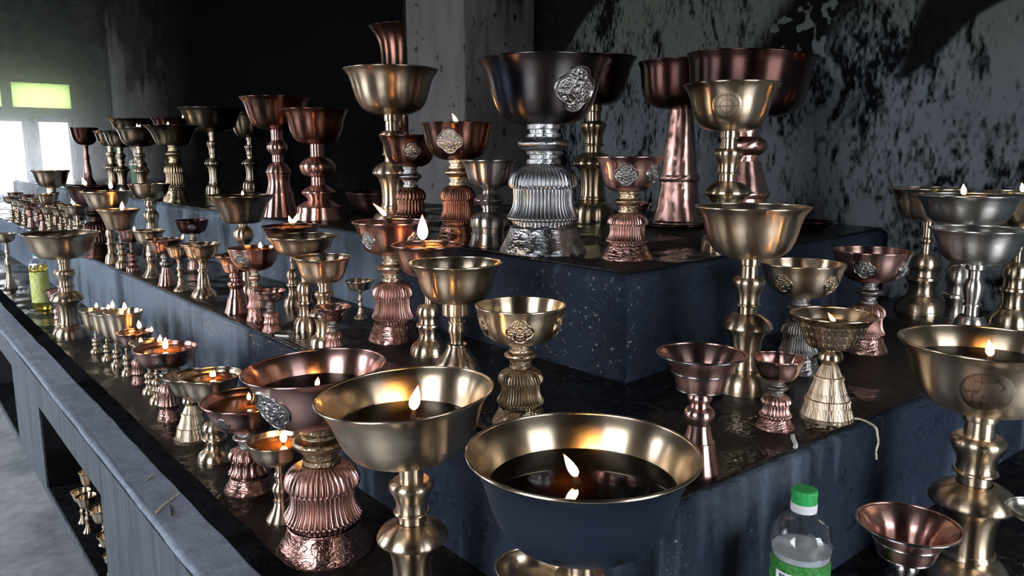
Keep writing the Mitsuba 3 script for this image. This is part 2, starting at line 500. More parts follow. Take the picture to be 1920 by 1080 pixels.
# lowest step with its store recesses, cut out of one solid
low = box(XL, 0.62, -.43, 1.99, 0.0, .455)
cuts = [box(-2.50, -1.53, -.5, -.06, .030, .345), box(-4.20, -3.16, -.5, -.06, .030, .36), box(-5.95, -4.85, -.5, -.06, .03, .36), box(-0.80, 0.05, -.5, -.06, .03, .345)]
for c_ in cuts:
    low = trimesh.boolean.difference([low, c_], engine='manifold')
put_tm(child(altar, 'lower_step'), low, 'parapet_paint', 20)
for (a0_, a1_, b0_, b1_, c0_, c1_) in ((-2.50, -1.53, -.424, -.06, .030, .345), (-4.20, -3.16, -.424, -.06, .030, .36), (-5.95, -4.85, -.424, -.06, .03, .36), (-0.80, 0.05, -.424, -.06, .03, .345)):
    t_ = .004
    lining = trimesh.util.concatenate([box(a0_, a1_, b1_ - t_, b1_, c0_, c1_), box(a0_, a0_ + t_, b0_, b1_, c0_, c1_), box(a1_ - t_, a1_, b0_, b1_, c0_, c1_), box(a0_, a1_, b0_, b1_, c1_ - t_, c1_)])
    put_tm(child(altar, 'sooty_shade_lining'), lining, 'soot_wall', 20)  # added dark lining: recess shade put into the colour, together with soot
    put_tm(child(altar, 'recess_floor'), box(a0_, a1_, b0_, b1_, c0_ - .002, c0_ + .001), 'inner_edge_soot', 20)  # recess shade put into the dark floor colour too
put_tm(child(altar, 'lip'), rough_block([(XL, -.436), (.622, -.436), (.622, -.296), (XL, -.296)], .466, .482, .07, .012, .010, 3), 'lip_paint', 40)
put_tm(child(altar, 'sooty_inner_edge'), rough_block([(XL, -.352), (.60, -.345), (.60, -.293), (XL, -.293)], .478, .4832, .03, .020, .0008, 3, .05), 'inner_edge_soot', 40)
put_tm(child(altar, 'oily_tray_top'), rough_block([(XL, -.300), (.618, -.300), (.618, 1.985), (XL, 1.985)], .44, .463, .12, .006, .004, 5), 'oily_top', 40)
put_tm(child(altar, 'middle_step'), rough_block([(XL, 0.0), (0.02, 0.0), (0.03, 1.99), (XL, 1.99)], .45, .734, .075, .014, .014, 7), 'step_paint', 45)
put_tm(child(altar, 'oily_middle_top'), rough_block([(XL, 0.010), (0.008, 0.010), (0.018, 1.985), (XL, 1.985)], .72, .740, .09, .007, .004, 8), 'oily_top', 40)
put_tm(child(altar, 'upper_step'), rough_block([(XL, .435), (-.445, .435), (-.595, 1.99), (XL, 1.99)], .73, .983, .07, .016, .022, 11), 'step_paint', 45)
put_tm(child(altar, 'oily_upper_top'), rough_block([(XL, .452), (-.462, .452), (-.612, 1.985), (XL, 1.985)], .97, .990, .09, .007, .004, 12), 'oily_top', 40)
struct('trim_1', rough_block([(-3.13, 1.55), (-2.55, 1.55), (-2.55, 2.05), (-3.13, 2.05)], .95, ZC, .10, .012, .01, 15), 'pillar_plaster', 'grey plastered pillar against the back wall, sooty above', 40)
struct('trim_2', rough_block([(-9.85, 1.52), (-9.05, 1.52), (-9.05, 2.05), (-9.85, 2.05)], .95, ZC, .20, .012, .01, 16), 'pillar_plaster', 'farther pillar near the window end', 40)

TOP = {'t0': .463, 't1': .740, 't2': .990}

# ------------------------------------------------------------------ butter lamps
N_ = None
STEM = {   # (r / foot radius, t) from foot to bowl; 'foot' below, 'stem' above
    'vase': ([(1, 0), (1, .03), N_, (.99, .03), (.95, .09), (.80, .135), (.60, .16), N_, (.60, .16), (.64, .18), (.60, .205), N_, (.57, .205), (.55, .29), (.60, .38), (.70, .44), (.82, .468), N_, (.90, .47), (.96, .485), (.94, .51), (.80, .55), (.55, .58), (.40, .59)],
             [(.37, .59), (.36, .645), N_, (.46, .645), (.50, .655), (.46, .667), N_, (.43, .667), (.42, .70), (.45, .74), (.55, .785), (.60, .815), (.58, .84), (.47, .86), N_, (.33, .86), (.32, .94), N_, (.37, .945), (.38, .96), (.38, 1.0)]),
    'vase2': ([(1, 0), (1, .02), N_, (.98, .03), (.95, .05), (.80, .12), (.73, .18), (.79, .28), (.78, .33), (.65, .42), (.50, .46)],
              [(.33, .46), (.31, .56), N_, (.41, .565), (.41, .585), N_, (.34, .60), (.42, .68), (.46, .74), (.44, .79), (.34, .84), N_, (.30, .85), (.30, .93), N_, (.46, .95), (.46, 1)]),
    'bells': ([(1, 0), (1, .025), N_, (.98, .03), (.96, .06), (.87, .12), (.62, .18), N_, (.55, .18), (.58, .20), (.55, .215), N_, (.52, .215), (.50, .27), (.55, .33), (.63, .36), N_, (.67, .365), (.64, .39), N_, (.52, .40), (.50, .46), (.56, .50), N_, (.60, .50), (.62, .54), (.55, .60), (.38, .64), (.25, .65)],
              [(.20, .65), (.19, .75), N_, (.22, .755), (.27, .79), (.22, .82), N_, (.19, .83), (.18, .95), N_, (.23, .955), (.23, 1)]),
    'goblet': ([(1, 0), (1, .03), N_, (.97, .04), (.80, .10), (.55, .22), (.42, .32), N_, (.50, .33), (.50, .36), N_, (.40, .37), (.45, .45), (.55, .53), (.50, .60), (.35, .66)],
               [(.30, .66), (.28, .75), N_, (.36, .76), (.38, .80), (.32, .84), N_, (.26, .85), (.28, .97), (.36, 1)]),
    'slim': ([(1.2, 0), (1.18, .12), (1.08, .27), N_, (1.04, .29), (.94, .35), (.62, .44), (.42, .52), N_, (.46, .52), (.46, .545)],
             [(.30, .55), (.30, .58), (.35, .64), (.40, .70), (.34, .77), N_, (.40, .775), (.40, .795), N_, (.30, .80), (.32, .85), N_, (.62, .86), (.66, .88), (.66, 1)]),
    'thin': ([(1, 0), (1, .03), N_, (.90, .06), (.50, .15), (.35, .25), N_, (.42, .26), (.42, .29)],
             [(.30, .30), (.25, .40), (.38, .47), (.25, .54), (.30, .62), (.40, .68), (.25, .75), (.25, .85), (.35, .95), (.50, 1)]),
    'conestem': ([(1, 0), (1, .05), N_, (.97, .06), (.85, .13), (.60, .22), (.50, .30), N_, (.55, .30), (.55, .33)],
                 [(.50, .34), (.45, .50), (.30, .66), N_, (.38, .67), (.42, .71), (.38, .75), N_, (.30, .76), (.28, .90), (.36, .97), (.40, 1)]),
    'chased': ([(1, 0), (1, .04), N_, (.97, .05), (.90, .14), (.82, .25), N_, (.86, .25), (.84, .28), N_, (.78, .29), (.62, .45), (.52, .56), N_, (.58, .56), (.55, .59), N_, (.48, .60), (.36, .70), (.28, .76)],
               [(.28, .76), (.44, .82), (.46, .86), (.40, .92), (.22, .95), N_, (.24, .95), (.24, 1)]),
    'bulb': ([(1, 0), (1, .02), N_, (.98, .03), (.82, .20), (.70, .37), N_, (.67, .37), (.63, .39), (.56, .46), (.51, .53), (.49, .58)],
             [(.49, .58), (.53, .61), (.64, .67), (.66, .715), (.60, .76), (.46, .795), N_, (.43, .80), (.40, .84), N_, (.43, .845), (.51, .885), (.52, .925), (.44, .97), (.50, 1.0)]),
    'bulb2': ([(1, 0), (.98, .015), (.86, .12), (.74, .25), N_, (.77, .25), (.77, .27), N_, (.72, .27), (.60, .36), (.58, .42), (.66, .50), N_, (.70, .51), (.66, .54), (.52, .595), (.32, .63)],
              [(.30, .63), (.30, .71), N_, (.38, .72), (.54, .77), (.57, .80), (.54, .83), (.38, .875), N_, (.32, .88), (.32, 1)]),
    'bulb3': ([(1, 0), (.98, .02), (.95, .10), N_, (.90, .10), (.90, .17), N_, (.88, .18), (.70, .22), (.45, .27), N_, (.58, .32), (.69, .36), (.62, .40), (.35, .46)],
              [(.28, .46), (.28, .565), N_, (.34, .57), (.62, .61), (.73, .70), (.68, .75), (.50, .81), (.30, .84), N_, (.27, .84), (.27, 1)]),
    'knobbell': ([(1.0, 0), (1.0, .02), N_, (.96, .03), (.88, .12), (.83, .20), N_, (.87, .20), (.87, .23), N_, (.81, .24), (.84, .32), N_, (.88, .33), (.90, .38), (.87, .48), (.70, .55), (.42, .59)],
                 [(.36, .59), (.33, .66), N_, (.39, .66), (.39, .70), N_, (.46, .71), (.70, .77), (.72, .81), (.46, .89), N_, (.35, .90), (.32, .95), (.40, 1)]),
    'ballstem': ([(1, 0), (1, .04), N_, (.95, .08), (.75, .30), (.60, .45), N_, (.66, .46), (.66, .50), N_, (.50, .50), (.44, .68)],
                 [(.44, .70), (.80, .76), (.93, .83), (.80, .90), (.44, .95), N_, (.40, .95), (.44, 1)]),
    'cone': ([(1, 0), (1, .015), N_, (.95, .03), (.83, .15), (.74, .30), (.72, .37), N_, (.76, .37), (.79, .40), (.76, .43)],
             [(.70, .43), (.60, .65), (.50, .85), (.42, 1.0)]),
    'ballcone': ([(1, 0), (.96, .05), (.85, .20), (.78, .34), N_, (.85, .35), (.88, .375), (.85, .40), N_, (.82, .40), (.68, .52), (.55, .64)],
                 [(.48, .64), (.48, .69), N_, (.50, .69), (.68, .73), (.72, .77), (.66, .81), (.46, .84), N_, (.45, .84), (.43, 1)]),
}
CHORTEN = dict(
    skirt=[(1, 0), (1.0, .012), N_, (.985, .012), (.94, .05), (.83, .12), (.75, .195), N_, (.76, .20), (.735, .212)],
    body=[(.70, .212), (.71, .25), N_, (.79, .285), (.72, .32), (.665, .37), (.645, .43), (.665, .505), N_, (.735, .505), (.755, .535), (.73, .585), (.66, .63), (.53, .667), (.40, .69)],
    knob=[(.38, .69), (.39, .70), (.38, .73), N_, (.32, .735), (.32, .765), N_, (.38, .77), (.385, .785), N_, (.39, .795), (.52, .82), (.575, .85), (.53, .88), (.39, .90), N_, (.385, .905), (.385, .925), N_, (.32, .93), (.32, .96), N_, (.37, .965), (.38, 1)])
BOWL = {
    'flared': [(.18, 0), (.42, .02), (.62, .12), (.735, .30), (.80, .50), (.85, .70), (.92, .88), (1.0, .985)],
    'round': [(.20, 0), (.45, .03), (.68, .16), (.82, .36), (.895, .58), (.945, .80), (1.0, .975)],
    'cup': [(.46, 0), (.52, .03), (.58, .22), (.63, .44), (.70, .62), (.84, .84), (1.0, .985)],
    'cup2': [(.44, 0), (.56, .05), (.66, .30), (.74, .55), (.85, .80), (1.0, .98)],
    'beaker': [(.30, 0), (.55, .03), (.64, .12), (.66, .30), (.68, .55), (.76, .78), (1.0, .99)],
    'tub': [(.30, 0), (.58, .04), (.80, .17), (.89, .38), (.925, .62), (.95, .86), (1.0, .985)],
}
NEAR_SIDE = {}


def scaled(pts, r, z0, h):
    return [[(a * r, z0 + b * h) for a, b in s] for s in segments(pts)]


def fluted(n, t0, t1, zf, amp, z0, h):
    """gadroons: rounded ribs round the body, pointed where two tiers meet"""
    def mod(th, z, r):
        t = (z - z0) / h
        lo = np.clip((t - .235) / .03, 0, 1) * np.clip((.705 - t) / .05, 0, 1)
        ph = np.where(t > .507, 0.5, 0.0)
        w = np.abs(np.sin(n * th / 2 + ph * np.pi))
        edge = 1 - .55 * np.exp(-((t - .507) / .02) ** 2)
        return r * (1 + amp * lo * edge * (w - .6))
    return mod


def medallion_outline(phi):
    a, b = np.abs(np.cos(phi)) ** 1.32, np.abs(np.sin(phi)) ** 1.32
    return (a + b) ** (-1 / 1.32) * (.985 - .045 * np.cos(8 * phi) + .015 * np.cos(4 * phi))


def bowl_patch(outer, ang, zc, half_w, half_h, outline, height, nr, nphi, lift):
    """a plate that follows the outside of a bowl: polar grid, lifted along the bowl's normal"""
    O = np.asarray(outer)
    s = np.concatenate([[0], np.cumsum(np.linalg.norm(np.diff(O, axis=0), axis=1))])
    sc = np.interp(zc, O[:, 1], s)
    phi = np.linspace(0, 2 * np.pi, nphi + 1)
    rho = np.linspace(0, 1, nr)
    P, Q = np.meshgrid(phi, rho)
    o = outline(P)
    x, y = Q * o * np.cos(P), Q * o * np.sin(P)
    h = height(x, y, Q)
    ss = np.clip(sc + y * half_h, s[0], s[-1])
    r, z = np.interp(ss, s, O[:, 0]), np.interp(ss, s, O[:, 1])
    e = 1e-3
    dr_ = np.interp(np.clip(ss + e, 0, s[-1]), s, O[:, 0]) - np.interp(np.clip(ss - e, 0, s[-1]), s, O[:, 0])
    dz_ = np.interp(np.clip(ss + e, 0, s[-1]), s, O[:, 1]) - np.interp(np.clip(ss - e, 0, s[-1]), s, O[:, 1])
    L = np.hypot(dr_, dz_) + 1e-12
    nr_, nz_ = dz_ / L, -dr_ / L
    rc = np.interp(sc, s, O[:, 0])
    th = ang + x * half_w / rc
    lifted = lift + h
    lifted[-1] = -.0008          # the rim of the plate sinks into the bowl
    R = r + nr_ * lifted
    X = np.stack([R * np.cos(th), R * np.sin(th), z + nz_ * lifted], -1)
    N = grid_normals(X)
    out = np.stack([np.cos(th) * nr_, np.sin(th) * nr_, nz_], -1)
    N = N / np.maximum(np.linalg.norm(N, axis=-1, keepdims=True), 1e-15)
    N = np.where((N * out).sum(-1, keepdims=True) < 0, -N, N)
    N[0] = out[0]
    m, n = X.shape[:2]
    i, j = np.meshgrid(np.arange(m - 1), np.arange(n - 1), indexing='ij')
    a, b, c, d = i * n + j, i * n + j + 1, (i + 1) * n + j + 1, (i + 1) * n + j
    F = np.vstack([np.stack([a, d, c], -1).reshape(-1, 3), np.stack([a, c, b], -1).reshape(-1, 3)])
    UV = np.stack([(x + 1) / 2, (y + 1) / 2], -1)
    return X.reshape(-1, 3), F, N.reshape(-1, 3), UV.reshape(-1, 2)


def mask_relief(size):
    """mirrored scrolls round a little face, as embossed on the silver plates"""
    def h(x, y, q):
        ridge = np.clip((q - .86) / .03, 0, 1) * np.clip((.985 - q) / .03, 0, 1)
        ax = np.abs(x)
        n1 = meshkit.noise(np.stack([ax * 6.5, y * 6.5, 0 * x + 2.0], -1), 4)
        n2 = meshkit.noise(np.stack([ax * 11.0, y * 11.0, 0 * x + 5.0], -1), 9)
        scrolls = np.maximum(np.clip((.32 - np.abs(2 * n1 - 1)) / .2, 0, 1), .7 * np.clip((.30 - np.abs(2 * n2 - 1)) / .2, 0, 1))
        eyes = np.exp(-((ax - .16) ** 2 + (y - .12) ** 2) / .006)
        nose = np.exp(-(ax / .07) ** 2 - ((y + .04) / .12) ** 2)
        jaw = np.exp(-((np.hypot(ax, (y + .05) * 1.2) - .30) / .045) ** 2) * (y < .05)
        crown = np.exp(-((np.hypot(ax * 1.2, y - .28) - .16) / .04) ** 2)
        inner = np.clip((.84 - q) / .04, 0, 1) * np.maximum.reduce([scrolls * .8, eyes, nose, jaw, crown])
        return size * (.055 * ridge + .050 * inner)
    return h


def teardrop(h, w, lean):
    """a candle flame: slim teardrop bent towards the side, as a closed surface with a colour per vertex"""
    t = np.array([0, .06, .14, .24, .34, .44, .54, .64, .74, .83, .91, .97, 1.0])
    r = np.array([.12, .55, .82, .98, 1.0, .94, .83, .68, .51, .34, .19, .08, .0]) * w
    n = 10
    th = np.linspace(0, 2 * np.pi, n, endpoint=False)
    V = np.stack([r[:, None] * np.cos(th) + lean * (t[:, None] ** 1.4), r[:, None] * np.sin(th), np.repeat(t[:, None] * h, n, 1)], -1).reshape(-1, 3)
    F = []
    for i in range(len(t) - 1):
        for j in range(n):
            a, b = i * n + j, i * n + (j + 1) % n
            F += [[a, b, b + n], [a, b + n, a + n]]
    F += [[0, j + 1, j] for j in range(1, n - 1)]
    tt = np.repeat(t, n)[:, None]
    s = np.clip((tt - .5) / .5, 0, 1); s = s * s * (3 - 2 * s)
    q = np.clip(1 - tt / .14, 0, 1)
    col = np.array([38.0, 20.0, 6.0]) * (1 - s) + np.array([9.0, .30, .02]) * s
    col = col * (1 - q) + np.array([8.0, .5, .25]) * q
    return V, np.array(F), col


def butter_lamp(row):
    label, tier, x, y, hs, hr, R, rb, head, stem, bowl, mats, flames, opt = row
    rng = np.random.default_rng(int(abs(x * 1000) + abs(y * 777)))
    z0 = opt.get('z0', TOP[tier])
    key = thing('butter_lamp', label, 'butter lamp', opt.get('group') or {'t0': 'butter lamps on the lowest step', 't1': 'butter lamps on the middle step', 't2': 'butter lamps on the upper step'}[tier])
    far = opt.get('far', 0)
    n = opt.get('seg', 48 if not far else 24)
    k = 4 if n >= 96 else 3 if n >= 48 else 2
    spin = rotz(math.radians(head))
    pos = np.array([x, y, z0])
    mb, ms, mf = mats

    def place(g, tiltable=False):
        if tiltable and tilt is not None:
            g = (g[0] - [0, 0, hs]) @ tilt.T + [0, 0, hs], g[1], g[2] @ tilt.T, g[3]
        return xf(g, spin, pos)
    tilt = rot_about((1, 0, 0), math.radians(opt['tilt'])) if 'tilt' in opt else None

    # foot and stem
    hs_ = max(hs, .03)
    if stem == 'chorten':
        nf = 50 if n >= 160 else 42 if n >= 96 else 24 if n >= 64 else 16
        ns = max(n, nf * 5)
        emb = emboss(mf, rb) if n >= 48 else mf
        put(child(key, 'skirt'), place(lathe(scaled(CHORTEN['skirt'], rb, 0, hs_), n, k=k)), emb)
        put(child(key, 'fluted_body'), place(lathe(scaled(CHORTEN['body'], rb, 0, hs_), ns, fluted(nf, 0, 0, 0, .125, 0, hs_), k=k + 1)), mf)
        nb = nf
        if n >= 64:
            zb, rb_ = .268 * hs_, .765 * rb
            ball = trimesh.creation.icosphere(1, radius=1.1 * math.pi * rb_ / nb * .9)
            gs = []
            for q in range(nb):
                a = 2 * math.pi * q / nb
                V = ball.vertices + [rb_ * math.cos(a), rb_ * math.sin(a), zb]
                gs.append((V, ball.faces, ball.vertex_normals, np.zeros((len(V), 2))))
            put(child(key, 'bead_ring'), place(join(gs)), mf)
        emb = emboss(ms, rb) if n >= 48 else ms
        put(child(key, 'knob'), place(lathe(scaled(CHORTEN['knob'], rb, 0, hs_), n, k=k)), emb)
    else:
        f_, s_ = STEM[stem]
        mat = {'chased': 'brass_chased'}.get(stem, mf)
        if stem in ('cone', 'ballcone'):
            mat = 'copper_hammered'
        put(child(key, 'foot'), place(lathe(scaled(f_, rb, 0, hs_), n, k=k)), mat)
        put(child(key, 'stem'), place(lathe(scaled(s_, rb, 0, hs_), n, k=k)), mat if stem in ('cone', 'ballcone') else ms)

    # bowl
    hb = hr - hs
    prof = spline(BOWL[bowl], 3 if far else 6)
    outer = np.column_stack([prof[:, 0] * R, hs + prof[:, 1] * hb])
    th = min(.0026, .028 * R)
    lobe = None
    if opt.get('lobes'):
        def lobe(t_, z, r): return r * (1 + .035 * np.cos(8 * t_) * np.clip((z - hs) / hb, 0, 1) ** 2)
    lr = th * .75
    la = np.linspace(-.6, math.pi + .5, 7)
    lip = [(outer[-1, 0] - lr + lr * math.cos(a) * 1.25, hr + lr * math.sin(a) * 1.1) for a in la]
    inner = outer[::-1].copy(); inner[:, 0] -= th * 1.5; inner[:, 1] += th * .6
    inner = inner[(inner[:, 0] > .02 * R) & (inner[:, 1] < hr)]
    inner = np.vstack([inner, [[0, inner[-1, 1]]]])
    out_segs = [[(0, hs), tuple(outer[0])], [tuple(p) for p in outer]]
    in_segs = [lip, [tuple(p) for p in inner]]
    inside = {'brass': 'brass', 'copper': 'copper'}.get(mb, mb)
    if opt.get('soot'):
        put(child(key, 'bowl'), place(lathe(in_segs, n, lobe, 1), True), inside)
        kk = put(child(key, 'shade_blue_outside'), place(lathe(out_segs, n, lobe, 1), True), 'sooty_shade_blue')
        labels[kk] = {'label': 'matte sooty outside of the bowl, blue shade put in its colour'}
    elif opt.get('bands'):
        put(child(key, 'bowl'), place(lathe(in_segs, n, lobe, 1), True), 'brass')
        put(child(key, 'chased_outside'), place(lathe(out_segs, n, lobe, 1), True), 'brass_chased')
    else:
        put(child(key, 'bowl'), place(lathe(out_segs + in_segs, n, lobe, 1), True), {'tub': 'dark_copper'}.get(bowl, mb))
    if opt.get('ringmat') or bowl == 'cup':
        rm = opt.get('ringmat', mb)
        rs = [(.50, .035, .020), (.655, .50, .022), (1.0, .99, .020)] if opt.get('ringmat') else [(.655, .50, .02)]
        for (a, b, w) in rs:
            c_ = (np.interp(hs + b * hb, outer[:, 1], outer[:, 0]), hs + b * hb)
            ring = [[(c_[0] + w * R * math.cos(q), c_[1] + w * R * 1.1 * math.sin(q)) for q in np.linspace(0, 2 * math.pi, 9)]]
            kk = put(child(key, 'band'), place(lathe(ring, n, lobe, 1), True), rm)
    for (a, size) in opt.get('med', ()):
        hh = size * hb * .5
        ang = math.radians(a)
        g = bowl_patch(outer, ang, hs + .50 * hb, hh * 1.05, hh, medallion_outline, mask_relief(hh * 1.2), 44 if n >= 96 else 16, 120 if n >= 96 else 48, .0012)
        put(child(key, 'medallion'), place(g, True), 'steel' if mb != 'brass' else 'antique')
    for (a, size, kind) in opt.get('emb', ()):
        hh = size * hb
        g = bowl_patch(outer, math.radians(a), hs + .50 * hb, hh, hh, lambda p: 1.0 + 0 * p, lambda x_, y_, q: 0 * x_, 8, 48, .0004)
        g[0][-49:] = g[0][-49:]
        kk = put(child(key, 'emblem'), place(g, True), 'engraved_' + kind)
        labels[kk] = {'label': 'round engraved emblem'}

    # butter, wick, flame
    if 'oil' in opt and flames:
        lv = hs + opt['oil'] * hb
        rr = max(np.interp(lv, outer[:, 1], outer[:, 0]) - th * 1.7, .01)
        if tilt is not None:
            rr *= .985
        big = R > .125
        oil = [[(rr, lv - .0005), (rr * .5, lv), (0.0, lv)]]
        put(child(key, 'oil' if big else 'butter'), place(lathe(oil, n, None, 2)), 'oil_black' if big else 'butter_amber')
        for (sx, zb, dx, dz) in flames:
            # the table gives where wick and tip are seen on the plane through the axis
            base = np.array([0.0, sx, max(zb, lv + .004)])
            top = zb + dz
            h = max(top - base[2], .018)
            w_ = .19 * h + .0012
            wk = tube([(0, sx * .6, lv - .002), (0, sx * .9, lv + .5 * (base[2] - lv)), (0, sx, base[2] + .10 * h)], [.0030 + .012 * R, .0030 + .012 * R, .0016 + .004 * R], 8)
            put(child(key, 'wick'), place(wk), 'wick_char')
            V, F, col = teardrop(h, w_, dx)
            V = V[:, [1, 0, 2]] * [-1, 1, 1]
            V = V @ np.array([[1, 0, 0], [0, 1, 0], [0, 0, 1.0]]) + base
            W = V @ spin.T + pos
            fk = child(key, 'flame')
            scene[fk] = mikit.ply((W, F), 'flame_skin', smooth=True, color=col * FLAME_GAIN,
                                  emitter={'type': 'area', 'radiance': {'type': 'mesh_attribute', 'name': 'vertex_color'}})
            labels[fk] = {'label': 'small orange flame'}
    return key


